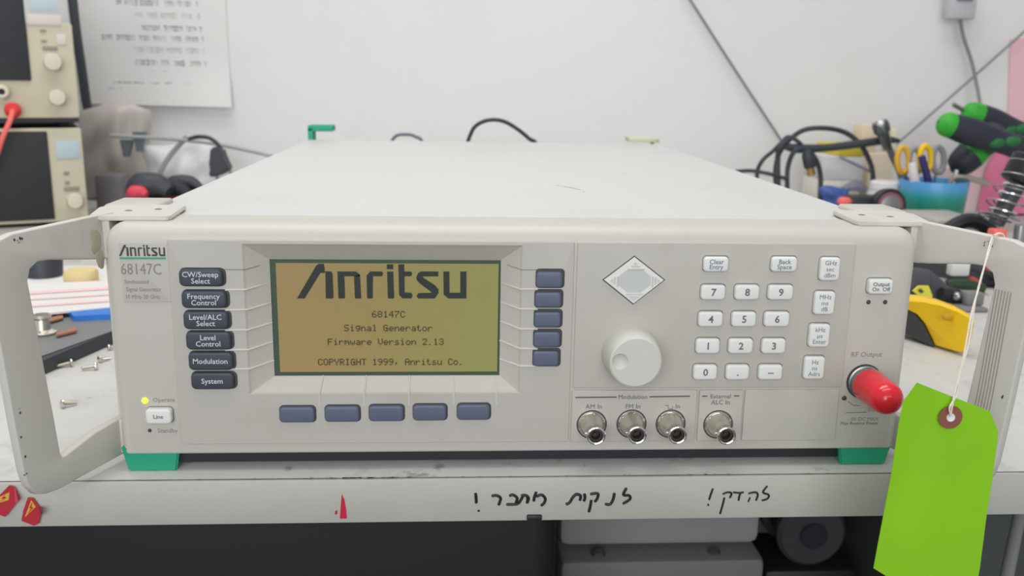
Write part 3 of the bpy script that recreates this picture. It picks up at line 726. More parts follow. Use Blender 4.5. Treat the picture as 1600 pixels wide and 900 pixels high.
wlabel([(44, 777), (52, 778), (62, 792), (65, 802), (61, 817), (54, 821), (34, 813), (37, 797)], [(49, 781), (56, 792), (39, 808)], [(50, 785), (46, 794), (49, 794), (42, 804), (52, 793), (49, 792)], [[(61, 792), (64, 805), (69, 799), (71, 789)]],
       'red curled warning sticker with yellow triangle hanging under the left handle')

# ------------------------------------------------------------------ back wall: sheet, cords, switch
def Wl(u, v, y=WY-.004): return at(u, v, 1, y)
ps = thing('notice_sheet', 'white printed notice sheet on the wall behind the upper power supply', 'notice', Wl(240, 160))
mb = MB(); V = []
for i in range(9):
    row = []; f = i/8
    for k in range(13):
        g = k/12; u = (95+35*f)*(1-g)+(348+14*f)*g; v = -70+f*(232+6*g)
        curl = .014*max(0, f-.75)*4*(.3+g)
        row.append(at(u, v, 1, WY-.003-curl*.8))
    V.append(row)
mb.sheet(V, (0, .0006, 0))
mb.build('sheet', M_whitepaper, ps)
M_print = mat('grey_print', (118, 118, 124), .8)
M_print2 = mat('pale_print', (178, 178, 184), .8)
rr = random.Random(11)
for v, u0, u1, dk in ((7, 180, 308, 1), (26, 200, 311, 0), (46, 222, 314, 1), (62, 160, 317, 1), (80, 205, 318, 0), (100, 210, 321, 1), (117, 228, 322, 1), (135, 175, 325, 1), (144, 170, 190, 0)):
    mb = MB(); u = u1
    first = True
    while u > u0:
        wl = 3 if first else rr.uniform(12, 30); first = False
        x = u
        while x > max(u-wl, u0):
            c0 = at(x, v+(318-x)*-.014*2, 1, WY-.0032-.014*.8*max(0, (v+60)/232-.75)*4*(.3+max(0, (x-120)/235))); h = rr.uniform(.0030, .0046); wd = rr.uniform(.0009, .0030)
            mb.box(c0.x-wd, c0.x+wd*.2, c0.y-.0002, c0.y, c0.z+h*.55, c0.z+h)
            mb.box(c0.x-wd*.1, c0.x+wd*.35, c0.y-.0002, c0.y, c0.z-h, c0.z+h)
            if rr.random() < .5: mb.box(c0.x-wd, c0.x, c0.y-.0002, c0.y, c0.z-h, c0.z-h*.6)
            x -= 4.2
        u -= wl+rr.uniform(5, 10)
    mb.build('printed_line', M_print if dk else M_print2, ps, smooth=False)['kind'] = 'stuff'
def cord(name, pts, r, m, lab, cat='cable', group=None, **k):
    return solo(MB().tube(pts, r, **k), name, m, lab, cat, group)
cord('wall_cable', [Wl(1066, -20, WY-.012), Wl(1140, 96, WY-.012), Wl(1225, 226, WY-.012)], .0022, M_greycable, 'taut grey cord running down the back wall above the black cable bundle')
cord('wall_cable', [Wl(1620, 32, WY-.012), Wl(1510, 130, WY-.012), Wl(1400, 226, WY-.012)], .0019, M_greycable, 'taut grey cord rising to the right across the wall behind the lamp switch lead')
sw = thing('inline_switch', 'grey inline switch hanging on a lead at the top right of the wall', 'switch', Wl(1500, 31, WY-.03))
a, b = Wl(1484, -40, WY-.03), Wl(1517, 31, WY-.03)
MB().box(a.x, b.x, WY-.045, WY-.02, b.z, a.z, .004).build('housing', mat('pale_grey_plastic', (190, 190, 194), .5), sw)
MB().box(a.x+.01, b.x-.01, WY-.048, WY-.044, b.z+.03, b.z+.05, .001).build('rocker', M_midgrey, sw)
MB().tube([Wl(1500, 30, WY-.03), Wl(1506, 60, WY-.03), Wl(1518, 96, WY-.03), Wl(1527, 138, WY-.04), Wl(1533, 175, WY-.06), Wl(1536, 215, WY-.06), Wl(1540, 290, WY-.06)], .0032, sub=6).build('lead', M_greycable, sw)
mb = MB(); mb.prism([Wl(u, v, WY-.002) for u, v in ((1578, 62), (1640, 55), (1640, 200), (1574, 200))], (0, -.002, 0))
solo(mb, 'wall_card', mat('wall_pink_card', (236, 190, 200), .7), 'pale pink card on the wall at the right edge above the green tool grips', 'card')

# ------------------------------------------------------------------ power supplies on the left
PC = at(150, 352, 2, 0); PC = Vector((-.556, .846, 0)); PR = math.radians(24)
pn = Vector((math.sin(PR), -math.cos(PR), 0)); pxd = Vector((math.cos(PR), math.sin(PR), 0))
def PL(u, v, off=0.):
    """photograph pixel on the front plane of the supplies, in their local frame"""
    p = onplane(u, v, PC+pn*off, pn)-PC
    return Vector((p.dot(pxd), -off, p.z))
def psu(zb, zt, lab, spec):
    o = thing('power_supply', lab, 'power supply', (PC.x, PC.y, zb), PR, 'bench power supplies at the left')
    W_ = .24; h = zt-zb
    def Q(u, v, off=0.): q = PL(u, v, off); return Vector((q.x, q.y, q.z-zb))
    MB().box(-W_, -.0008, .012, .215, .006, h-.001, .002).build('case', M_darkgrey, o, True)
    MB().slab(-W_, 0, .005 if zb < .01 else .013, h, .014, 0, r=.003, e=.0015).build('front_panel', M_beige, o, True)
    for x in (-W_+.02, -.02): 
        for y in (.03, .19): MB().lathe([(0, .008), (.007, .010)], (x, y, 0), (0, 0, 1), 16).build('foot', M_black, o, True)
    d0, d1 = spec['disp']
    a, b = Q(*d0), Q(*d1)
    MB().slab(-W_+.004, b.x, b.z, a.z, .002, -.003, r=.002, e=.0008).build('display_window', M_black, o, True)
    for u, v, r in spec['knobs']:
        c = Q(u, v); k = MB().lathe([(0, r*1.05), (.004, r), (.013, r*.93), (.016, r*.85), (.0165, r*.5), (.0165, 0)], c, (0, -1, 0), 32).build('knob', M_beigeknob, o, True)
    for u0, v0, u1, v1, m, n in spec['marks']:
        a, b = Q(u0, v0), Q(u1, v1); MB().box(a.x, b.x, -.0012, .0005, b.z, a.z, .0002).build(n, m, o, True)
    return o, Q
z1 = PL(135, 200).z; zu = z1+.001; zt2 = zu+z1+.004
M_plabel = mat('pale_blue_label', (186, 200, 205), .6); M_plabel2 = mat('pale_pink_label', (216, 206, 200), .6)
M_psumark = mat('grey_brown_print', (150, 142, 128), .6)
psu(0, z1, 'lower beige power supply with a dark front window, standing on the bench',
    dict(disp=((0, 206), (86, 342)), knobs=((117, 313, .0108),),
         marks=((86, 220, 126, 247, M_plabel, 'label'), (99, 268, 108, 273, M_psumark, 'print_mark'), (101, 283, 109, 288, M_psumark, 'print_mark'), (100, 292, 124, 298, M_psumark, 'print_mark'))))
up, Q = psu(zu, zt2, 'upper beige power supply with two knobs and a red lead, stacked on another',
    dict(disp=((0, -80), (49, 126)), knobs=((82, 97, .0118), (89, 152, .0112)),
         marks=((46, -2, 90, 19, M_plabel, 'label'), (42, 22, 96, 40, M_plabel2, 'label'), (62, 46, 72, 50, M_psumark, 'print_mark'), (64, 62, 73, 66, M_psumark, 'print_mark'), (66, 72, 90, 79, M_psumark, 'print_mark'), (88, 53, 104, 70, M_plabel2, 'label'))))
c = Q(3, 143); MB().lathe([(0, .009), (.010, .009), (.012, .007), (.012, .004), (.004, .004)], c, (0, -1, 0), 24).build('binding_post', M_beigeknob, up, True)
MB().lathe([(.003, .0041), (.0045, .0039)], c, (0, -1, 0), 16).build('post_hole', M_black, up, True)
c = onplane(20, 172, PC, pn)
ld = thing('test_lead', 'red test lead plugged into the upper power supply', 'test lead', c)
MB().lathe([(0, .009), (.010, .0105), (.014, .008), (.02, .005)], c, pn, 20).build('plug', M_red, ld)
MB().tube([c+pn*.018, onplane(15, 190, PC+pn*.03, pn), onplane(4, 215, PC+pn*.035, pn), onplane(-8, 250, PC+pn*.03, pn), onplane(-30, 300, PC+pn*.03, pn)], .0034).build('wire', M_coral, ld)
# black ribbon-like strap beside the supplies
cord('cable_sleeve', [Wl(110, -30, 1.12), Wl(119, 50, 1.12), Wl(128, 110, 1.12), Wl(136, 165, 1.12), Wl(146, 195, 1.12), Wl(160, 217, 1.12)], [.008, .008, .008, .008, .009, .008], M_cable, 'dark grey cable sleeve hanging on the wall beside the power supplies')
# clear bags and plug behind the generator at the left
def pillow(name, u0, v0, u1, v1, y, th, m, lab, cat, seed=0, group=None, n=18, zfloor=0.):
    a, b = at(u0, v1, 1, y), at(u1, v0, 1, y); rr = random.Random(seed); ph = [rr.uniform(0, 6) for _ in range(6)]
    mb = MB(); R = []
    z0 = max(a.z, zfloor)
    for sgn in (1, -1):
        G = []
        for i in range(n+1):
            row = []
            for j in range(n+1):
                s, t = i/n, j/n; w_ = (math.sin(math.pi*s)*math.sin(math.pi*t))**.5
                wob = .12*math.sin(9*s+5*t+ph[0])+.1*math.sin(13*t-6*s+ph[1])+.07*math.sin(23*s+ph[2])
                x = a.x+(b.x-a.x)*s+.004*math.sin(8*t+ph[3]); z = z0+(b.z-z0)*t*(1+.05*math.sin(5*s+ph[4]))
                row.append(mb.bm.verts.new((x, y-sgn*th*w_*(.8+wob), z)))
            G.append(row)
        for i in range(n):
            for j in range(n): mb.bm.faces.new((G[i][j], G[i+1][j], G[i+1][j+1], G[i][j+1]))
    bmesh.ops.remove_doubles(mb.bm, verts=mb.bm.verts, dist=1e-5)
    return solo(mb, name, m, lab, cat, group)
M_bagbrown = mat('brownish_bag_film', (186, 178, 172), .35, var=.12, vscale=14)
M_baggrey = mat('greyish_bag_film', (200, 202, 204), .3, var=.1, vscale=14)
M_bagwhite = mat('milky_bag_film', (216, 217, 216), .35, var=.06, vscale=10)
pillow('plastic_bag', 130, 168, 232, 330, 1.10, .03, M_bagbrown, 'brownish crumpled plastic bag standing beside the lower power supply', 'bag', 2)
pillow('plastic_bag', 232, 224, 345, 330, 1.06, .03, M_bagwhite, 'milky plastic bag standing behind the rear left of the generator', 'bag', 3)
MB_ = MB(); a, b = at(160, 345, 1, .97), at(196, 272, 1, .97); MB_.box(a.x, b.x, .95, .99, 0, b.z, .004)
solo(MB_, 'storage_box', mat('dusky_grey_box', (120, 116, 120), .6, var=.2, vscale=20), 'small dusky grey box standing beside the lower power supply', 'box')
for u, v, h_, lab in ((201, 218, 26, 'dark grey cable clip on the brownish bag, lower of two'), (221, 206, 30, 'dark grey cable clip between the two bags, upper of two')):
    a = at(u-8, v+h_, 1, 1.045); b = at(u+9, v, 1, 1.045); MB_ = MB()
    MB_.prism([(a.x+.004, 1.045, a.z), (b.x-.008, 1.045, a.z), (b.x, 1.045, b.z), (a.x, 1.045, b.z)], (0, -.012, 0)); solo(MB_, 'cable_clip', mat('slate_clip', (104, 112, 120), .5), lab, 'clip')
cord('thin_wire', [Wl(172, 212, 1.00), Wl(250, 216, .99), Wl(330, 224, .96), Wl(400, 238, .93), Wl(425, 244, .92)], .0028, mat('greenish_grey_wire', (168, 172, 170), .5), 'thin grey wire stretched past the black plug at the left')
cord('grey_lead', [Wl(292, 214, 1.01), Wl(270, 238, 1.01), Wl(254, 262, 1.0), Wl(243, 290, 1.0), Wl(240, 312, 1.0)], .0042, mat('smoky_lead', (150, 150, 156), .5), 'smoky grey lead bending down in front of the milky bag')
pg = thing('mains_plug', 'black mains plug with arched cable behind the generator at the left', 'plug', at(345, 272, 1, .90))
a = [at(u, v, 1, .90) for u, v in ((336, 228), (352, 230), (357, 246), (366, 264), (350, 272), (333, 274), (338, 252))]
mb = MB(); mb.prism(a, (0, -.03, 0)); bmesh.ops.bevel(mb.bm, geom=mb.bm.edges[:], offset=.003, segments=2, affect='EDGES'); mb.build('plug_body', M_cable, pg)
for s in (-.01, .01):
    c = at(350, 268, 1, .885)+Vector((s, 0, 0)); MB().cyl(c, c+Vector((0, 0, -.02)), .0024, seg=10).build('pin', M_steel, pg)
MB().tube([at(344, 231, 1, .885), at(338, 223, 1, .885), at(325, 215, 1, .885), at(308, 214, 1, .89), at(296, 217, 1, .93)], .0030).build('cable', M_cable, pg)
# red and black tools heaped behind the left rear
for i, (u, v, r, m, lab) in enumerate(((214, 300, .009, mat('dusty_red_grip', (214, 66, 86), .5), 'red plastic grip, leftmost in the heap behind the generator'), (232, 290, .018, M_cable, 'dark round tool handle beside the red grip in the heap'),
        (262, 294, .014, M_blackr, 'black tool handle in the middle of the heap behind the generator'), (258, 305, .009, mat('dusty_red_grip', (214, 66, 86), .5), 'red plastic grip under the dark handles of the heap'), (284, 287, .012, M_cable, 'dark tool handle at the right end of the heap'))):
    c = at(u, v, 1, .80+.02*i); k_ = .45 if r < .0095 else 1
    solo(MB().tube([c+Vector((-.028, .01, -.010))*k_, c+Vector((-.01, 0, 0))*k_, c+Vector((.012, 0, .001))*k_, c+Vector((.03, -.006, -.008))*k_], [r*.5, r, r*.9, r*.5], seg=14), 'hand_tool', m, lab, 'tool', 'tool handles heaped behind the generator')
# support tray below that heap
a = at(196, 312, 1, .86); b = at(330, 300, 1, .86)
solo(MB().box(a.x, b.x+.02, .80, .94, 0, a.z-.004, .004), 'parts_bin', M_darkgrey, 'dark grey parts bin under the heap of red and black tools', 'bin')

# things seen through the left handle
def Tb(u, v, z=0.): return at(u, v, 2, z)
tp = thing('striped_sheets', 'white sheets with pink stripes lying on the bench beyond the left handle', 'papers', Tb(110, 470))
sh = MB(); sh.prism([Tb(u, v, .0152) for u, v in ((30, 446), (200, 440), (215, 478), (28, 497))], (0, 0, .0016)); sh.build('sheet', M_whitepaper, tp)
for k, (v0, v1, sl) in enumerate(((452, 456, -3), (463, 465, -3), (473, 476, -4))):
    MB().prism([Tb(30, v0+5, .0173), Tb(205, v0+sl-3, .0173), Tb(205, v1+sl-3, .0173), Tb(30, v1+5, .0173)], (0, 0, .0002)).build('pink_stripe', M_pinkpaper, tp)
MB().prism([Tb(u, v, .0107) for u, v in ((36, 450), (200, 444), (212, 470), (34, 486))], (0, 0, .0044)).build('sheet_stack', M_palepink, tp)
c = Tb(118, 432, .0); c = at(119, 434, 2, .0); 
a0, a1 = at(93, 428, 2, .022), at(146, 428, 2, .022); rr_ = (a1.x-a0.x)/2; cc2 = (a0+a1)/2
solo(MB().lathe([(0, rr_*.96), (.003, rr_), (.009, rr_), (.012, rr_*.93), (.012, 0)], (cc2.x, cc2.y+.01, 0.012), (0, 0, 1), 40), 'foam_puck', M_cream, 'round cream yellow puck lying beyond the striped sheets', 'puck')
solo(MB().box(cc2.x-.09, cc2.x+.12, cc2.y-.018, cc2.y+.09, 0, .012, .002), 'white_board', M_whitepaper, 'white flat board under the round cream puck', 'board')
c = at(55, 425, 2, .02)
solo(MB().lathe([(0, .016), (.03, .018), (.036, .014)], (c.x, c.y+.02, 0), (0, 0, 1), 24), 'black_pot', M_cable, 'small black round pot beside the cream puck at the left', 'pot')
solo(MB().prism([Tb(u, v, .010) for u, v in ((101, 489), (116, 505), (200, 500), (210, 478), (175, 480))], (0, 0, .006)), 'blue_pouch', M_blue, 'blue plastic pouch under the striped sheets', 'pouch')
# dark tray: a raised board with copper strips
tr = thing('dark_tray', 'dark flat tray with copper strips lying beyond the left handle', 'tray', Tb(100, 540))
MB().prism([Tb(u, v, 0.0002) for u, v in ((52, 593), (250, 505), (250, 455), (40, 470), (20, 560))], (0, 0, .0105)).build('tray_rim', M_cable, tr)
MB().prism([Tb(u, v, .0108) for u, v in ((58, 560), (225, 500), (220, 470), (56, 480), (50, 520))], (0, 0, .0006)).build('tray_bed', M_midgrey, tr)
for p in (((50, 505), (98, 494), (99, 499), (52, 512)), ((88, 523), (118, 513), (120, 519), (88, 527))):
    solo(MB().prism([Tb(u, v, .0125) for u, v in p], (0, 0, .0015)), 'copper_strip', M_copper, 'copper strip lying on the dark tray, ' + ('left of the two' if p[0][0] == 50 else 'right of the two'), 'strip', 'copper strips on the dark tray')
c = Tb(68, 522, .0114)
solo(MB().lathe([(0, .009), (.002, .010), (.004, .006), (.012, .005), (.014, .007), (.016, .006)], c, (0, 0, 1), 20), 'metal_fitting', M_nickel, 'bright metal fitting standing on the dark tray', 'fitting')
def screw(u, v, ang, lab, L_=.009, r=.0030):
    c = Tb(u, v, 0); d = Vector((math.cos(ang), math.sin(ang), .0)); up_ = Vector((0, 0, r))
    o = thing('screw', lab, 'screw', c, group='loose screws on the bench')
    MB().lathe([(0, r*.7), (.0006, r), (.0016, r), (.0024, r*.5)], c+up_, d*-1, 16).build('screw_head', M_nickel, o)
    pr_ = []
    for k in range(12): pr_ += [(L_*k/12, r*.50), (L_*(k+.5)/12, r*.38)]
    MB().lathe(pr_+[(L_, r*.1)], c+up_, (d-Vector((0, 0, .12))), 12).build('screw_shank', M_nickel, o)
screw(109, 573, -2.6, 'loose screw nearest the dark tray edge beyond the left handle')
screw(148, 578, -2.9, 'loose screw lying in the pair right of the tray, front one')
screw(158, 566, .9, 'loose screw lying in the pair right of the tray, rear one', .008, .0025)
screw(173, 547, .4, 'loose screw close to the left side of the generator', .008, .0024)
screw(101, 637, .7, 'loose screw lying alone nearest the bench edge, beyond the left handle', .008)
c = at(30, 352, 1, .60)
solo(MB().blob((c.x, .62, .011), .012, 3, .12, sc=(2.2, 1, 1)), 'crumpled_tissue', M_whitepaper, 'crumpled white tissue in front of the lower power supply', 'tissue')
c = at(4, 362, 1, .55)
solo(MB().lathe([(0, .014), (.02, .013), (.024, .009)], (c.x, .57, 0), (0, 0, 1), 20), 'round_pot', M_black, 'small black cap at the left edge in front of the power supplies', 'cap')

# ------------------------------------------------------------------ clutter behind the generator
cord('power_cable', [Wl(728, 232, .75), Wl(734, 213, .75), Wl(743, 197, .75), Wl(762, 188, .75), Wl(785, 189, .75), Wl(806, 200, .75), Wl(826, 216, .75), Wl(840, 232, .75), Vector((.075, .755, .06)), Vector((.09, .76, .003))], .0026, M_cable, 'dark cable arching up behind the middle of the generator')
cord('power_cable', [Wl(608, 228, .75), Wl(618, 213, .75), Wl(633, 210, .75), Wl(648, 213, .75), Wl(660, 228, .75), Vector((-.09, .75, .06)), Vector((-.10, .76, .003))], .0022, mat('grey_blue_cable', (120, 124, 132), .5), 'low grey cable bump behind the generator, left of the big arch')

def fr(u0, v0, u1, v1, y, d, m, name, lab, cat, bev=.003, zf=None):
    a, b = at(u0, v1, 1, y), at(u1, v0, 1, y)
    return solo(MB().box(a.x, b.x, y, y+d, 0 if zf is None else zf, b.z, bev), name, m, lab, cat)
M_bx = mat('pale_grey_carton', (214, 212, 214), .6, var=.06, vscale=20); M_bx2 = mat('off_white_carton', (226, 222, 212), .6, var=.05, vscale=20)
bb = fr(1284, 282, 1345, 330, 1.02, .10, M_bx2, 'carton', 'off-white carton at the bottom of the stack behind the black cables', 'carton')
zt_ = at(1310, 282, 1, 1.02).z
fr(1288, 245, 1352, 282, 1.02, .10, M_bx, 'carton', 'pale grey carton in the middle of the stack behind the black cables', 'carton', zf=zt_)
zt_ = at(1310, 245, 1, 1.02).z
fr(1310, 228, 1350, 245, 1.02, .10, mat('dull_yellow_card', (222, 196, 70), .6), 'yellow_box', 'flat yellow box on top of the carton stack behind the black cables', 'box', zf=zt_)
fr(1350, 240, 1398, 330, 1.06, .07, mat('cream_carton', (226, 212, 190), .6, var=.05, vscale=20), 'cream_carton', 'cream carton under the black cable end, left of the mug', 'carton')
zc = at(1370, 240, 1, 1.06).z
fr(1345, 195, 1373, 240, 1.075, .04, mat('peach_card', (226, 208, 184), .7), 'peach_card_box', 'peach card box standing behind the chrome connector', 'box', zf=zc)
fr(1391, 202, 1405, 240, 1.075, .04, mat('pale_lemon_card', (224, 222, 196), .7), 'lemon_card_box', 'pale lemon box standing right of the chrome connector', 'box', zf=zc)
# clear jar with a white lid
jr = thing('clear_jar', 'clear jar with a white lid between the black cables and the mug', 'jar', (at(1381, 320, 1, .90).x, .90, 0))
jx = at(1381, 320, 1, .90).x; zj = at(1381, 283, 1, .90).z
MB().lathe([(0, .026), (zj-.02, .026), (zj-.012, .022)], (jx, .90, 0), (0, 0, 1), 28).build('jar_body', mat('frosted_jar', (206, 210, 212), .3), jr)
MB().lathe([(zj-.012, .0235), (zj-.002, .0235), (zj, .021)], (jx, .90, 0), (0, 0, 1), 28).build('jar_lid', M_whitepaper, jr)
# blue blob bag, purple tool
pillow('blue_pouch_bag', 1280, 292, 1330, 330, .93, .02, M_navy, 'blue plastic pouch behind the rear right of the generator', 'pouch', 8)
cord('violet_tool', [Wl(1318, 296, .97), Wl(1335, 290, .97), Wl(1352, 297, .97)], [.006, .009, .006], mat('dull_violet', (150, 146, 164), .5), 'dull violet tool lying in front of the cartons', 'tool')
# black cables bundle
cb = thing('cable_bundle', 'looped black cables with a connector end, leaning behind the right rear of the generator', 'cable bundle', at(1270, 300, 1, .95))
def CB(pts, y, r, m=M_cable, name='cable_loop'): MB().tube([at(u, v, 1, y+(k % 2)*.006) for k, (u, v) in enumerate(pts)], r).build(name, m, cb)
CB([(1213, 300), (1212, 262), (1222, 232), (1250, 206), (1282, 200), (1318, 206), (1343, 224), (1358, 250), (1364, 275), (1362, 312)], .96, .0040)
CB([(1230, 300), (1231, 262), (1242, 236), (1262, 236), (1275, 250), (1282, 275), (1281, 315)], .94, .0040)
CB([(1185, 300), (1183, 270), (1192, 250), (1208, 236), (1222, 222), (1232, 214), (1248, 222), (1258, 236)], .95, .0034)
CB([(1216, 300), (1215, 250), (1220, 228), (1236, 216)], .945, .0046)
CB([(1150, 268), (1175, 267), (1203, 272), (1230, 280)], .93, .0030, name='cable_tail')
MB().tube([at(u, v, 1, .95) for u, v in ((1218, 226), (1245, 232), (1290, 231), (1340, 225), (1385, 219), (1405, 220))], [.004, .0075, .006, .0065, .0065, .003]).build('cable_trunk', M_cable, cb)
MB().tube([at(u, v, 1, .96) for u, v in ((1384, 220), (1395, 245), (1407, 272), (1412, 300))], .0055).build('cable_loop', mat('grey_trunk', (108, 112, 118), .5), cb)
c = at(1266, 262, 1, .935); d = (at(1262, 270, 1, .935)-at(1256, 240, 1, .935)).normalized()
MB().lathe([(-.028, .006), (-.02, .0095), (-.002, .0095), (0, .008)], c, d, 20).build('connector_boot', M_cable, cb)
MB().lathe([(-.002, .0066), (.012, .0066), (.0125, .004)], c, d, 20).build('connector_tip', M_brass, cb)
cn = thing('chrome_adapter', 'chrome coaxial adapter sticking up left of the mug', 'adapter', at(1386, 240, 1, .93))
c = at(1376, 196, 1, .93); e_ = at(1389, 238, 1, .93)
MB().lathe([(0, .005), (.0, .0115), (.006, .013), (.016, .0125), (.020, .009), (.03, .0085), ((e_-c).length, .0062)], c-(e_-c).normalized()*.006, e_-c, 28).build('adapter_body', mat('dark_nickel', (120, 124, 126), .28, 1), cn)
MB().blob(at(1376, 193, 1, .918), .0055, 1, 0.03, 2).build('adapter_tip', mat('bright_ball', (235, 240, 240), .2, .3), cn)
cord('thin_probe', [at(1312, 245, 1, .99), at(1335, 256, 1, .98), at(1360, 268, 1, .97)], .0026, mat('greyish_probe', (138, 140, 150), .5), 'thin grey probe leaning across the pale grey carton', 'probe')
# round dark tool with a red ring dial
dr = thing('dial_tool', 'black tool with a round red and grey wheel in front of the clear jar', 'tool', (at(1380, 330, 1, .78).x, .78, 0))
c = at(1387, 322, 1, .78); rw = .024
MB().box(at(1322, 320, 1, .80).x, c.x+.01, .785, .82, 0, c.z+.012, .006).build('tool_body', M_black, dr)
MB().lathe([(0, rw), (.012, rw), (.014, rw*.9), (.014, rw*.78)], c+Vector((0, .006, 0)), (0, -1, .15), 36).build('wheel', M_black, dr)
MB().lathe([(0, rw*.76), (.0155, rw*.76), (.0158, rw*.60)], c+Vector((0, .006, 0)), (0, -1, .15), 36).build('red_ring', mat('dusky_red', (140, 84, 92), .5), dr)
MB().lathe([(0, rw*.58), (.0162, rw*.58), (.0175, rw*.3)], c+Vector((0, .006, 0)), (0, -1, .15), 36).build('hub', M_steel, dr)
c = at(1320, 315, 1, .79); solo(MB().blob((c.x, .79, c.z), .009, 5, .1, 2, (1.2, 1, .8)), 'red_bead', M_coral, 'small red cap at the left end of the dial tool', 'cap')
# mug and what stands in it
MY = .86
ml_, mr_ = at(1410, 282, 1, MY), at(1509, 282, 1, MY); mc = (ml_+mr_)/2; R0 = (mr_.x-ml_.x)/2; zm = at(1458, 281, 1, MY).z
mug = thing('mug', 'blue and teal pen mug holding scissors and green tools', 'mug', (mc.x, MY, 0))
M_mug2 = grad('blue_teal_mug_glaze_b', [(30, 128, 112), (40, 146, 136), (84, 158, 208), (88, 160, 220)], 2, zm*.52, zm*1.02, .3)
MB().lathe([(0, R0*.86), (.004, R0*.88), (zm*.5, R0*.94), (zm-.002, R0), (zm, R0*.985), (zm-.002, R0*.96), (.01, R0*.84), (.008, 0)], (mc.x, MY, 0), (0, 0, 1), 48, cap1=False).build('mug_wall', M_mug2, mug)
def MG(u, v, dy=0.): return at(u, v, 1, MY+dy)
def scis(lab, u, v, w1, m1, m2, dy):
    o = thing('scissors', lab, 'scissors', (MG(u, 285, dy).x, MY+dy, .012), group='scissors in the mug')
    def ringpts(cu_, cv, ru, rv): return [MG(cu_+ru*math.cos(g), cv+rv*math.sin(g), dy) for g in [2*math.pi*k/12 for k in range(13)]]
    MB().tube(ringpts(u-w1, v+2, 9, 20), .0042, seg=10, sub=3).build('finger_loop', m1, o)
    MB().tube(ringpts(u+w1, v+4, 9, 20), .0042, seg=10, sub=3).build('finger_loop', m2, o)
    MB().tube([MG(u-w1*.6, v+22, dy), MG(u, 300, dy), (mc.x+(u-1458)*.0004, MY+dy*.3, .02)], [.004, .003, .0008], flat=.4).build('blade', M_steel, o)
    MB().tube([MG(u+w1*.6, v+24, dy), MG(u+2, 300, dy), (mc.x+(u-1458)*.0004+.004, MY+dy*.3, .02)], [.004, .003, .0008], flat=.4).build('blade', M_steel, o)
M_amber = mat('amber_grip', (226, 176, 60), .45); M_greygrip = mat('grey_grip', (150, 148, 150), .5)
scis('scissors with amber and grey loops, left side of the mug', 1420, 248, 9, M_amber, M_greygrip, .01)
scis('scissors with bright yellow loop, in the middle of the mug', 1456, 246, 10, M_yellow, M_greygrip, .0)
cord('violet_marker', [MG(1440, 244, -.012), MG(1450, 285, -.012), (mc.x-.006, MY-.008, .015)], [.0055, .006, .004], M_darkpink, 'violet pen standing in the mug between the scissors', 'pen')
cord('white_spatula', [MG(1426, 255, -.018), MG(1429, 280, -.018), (mc.x-.012, MY-.012, .015)], [.006, .007, .004], M_whitepaper, 'white plastic spatula at the front left of the mug', 'spatula')
cord('steel_rod', [MG(1545, 287, -.02), MG(1505, 277, -.015), MG(1488, 281, -.01), (mc.x+.016, MY-.008, .05)], [.0042, .0042, .004, .003], mat('dull_alloy', (176, 170, 158), .4, .5), 'dull metal rod leaning out over the right rim of the mug', 'rod')
def tdriver(pa, pb, lab, dy, r=.0185, greens=((0, .18),), shaft=None, tipm=None):
    A_, B_ = MG(*pa, dy), MG(*pb, dy); o = thing('hex_driver', lab, 'screwdriver', ((A_.x+B_.x)/2, MY+dy, .02), group='green and black drivers in the mug')
    d_ = B_-A_; L_ = d_.length; e_ = d_/L_
    def seg_(f0, f1, m, name, k=1.):
        pr_ = []
        for i in range(13):
            f = f0+(f1-f0)*i/12; q = f*L_; rr2 = r*k*(1-.10*math.cos(f*9)); ed = min(q, L_-q)
            if ed < r*.8: rr2 *= math.sqrt(max(0.02, 1-(1-ed/(r*.8))**2))
            pr_.append((q, rr2))
        return MB().lathe(pr_, A_, d_, 24).build(name, m, o)
    seg_(0, 1, M_toolblack, 'grip')
    for f0, f1 in greens: seg_(f0, f1, M_toolgreen, 'grip_end', 1.02)
    for i, f in enumerate((.38, .55, .70)):
        p = A_+d_*f; MB().blob(p+Vector((0, -r*.52, -.004 if i % 2 else .003)), r*.62, i, .05, 2, (1.5, .9, .8)).build('grip_inlay', M_toolgreen2, o)
    if shaft: MB().tube([A_, MG(*shaft, dy)], .0035, sub=1).build('shaft_tip', M_steel, o)
    return o
tdriver((1505, 172), (1622, 218), 'green and black driver grip with a steel tip, uppermost above the mug', .054, greens=((0, .2), (.85, 1)), shaft=(1489, 163))
tdriver((1466, 190), (1616, 238), 'green and black driver grip pointing left, in front of the uppermost one', -.030, greens=((0, .13), (.86, 1)), r=.0185)
tl = tdriver((1487, 268), (1566, 198), 'green and black driver standing slanted in the mug under the crossing grips', .012, greens=((.36, .60),), r=.0205)
MB().tube([MG(1495, 266, .004), MG(1488, 290, .0), (mc.x+.01, MY, .02)], .004, sub=1).build('shaft', M_steel, tl)
# pink cartons behind
mb = MB(); mb.prism([at(u, v, 1, 1.05) for u, v in ((1500, 330), (1505, 268), (1520, 260), (1556, 232), (1600, 240), (1600, 330))], (0, .07, 0))
solo(mb, 'pink_carton', M_palepink, 'pale pink carton with a sloping top behind the mug', 'carton')
mb = MB(); mb.prism([at(u, v, 1, 1.00) for u, v in ((1548, 334), (1562, 268), (1580, 236), (1640, 248), (1640, 334))], (0, .04, 0))
solo(mb, 'magenta_pack', M_pink, 'magenta wrapped pack behind the chrome coil at the right edge', 'pack')
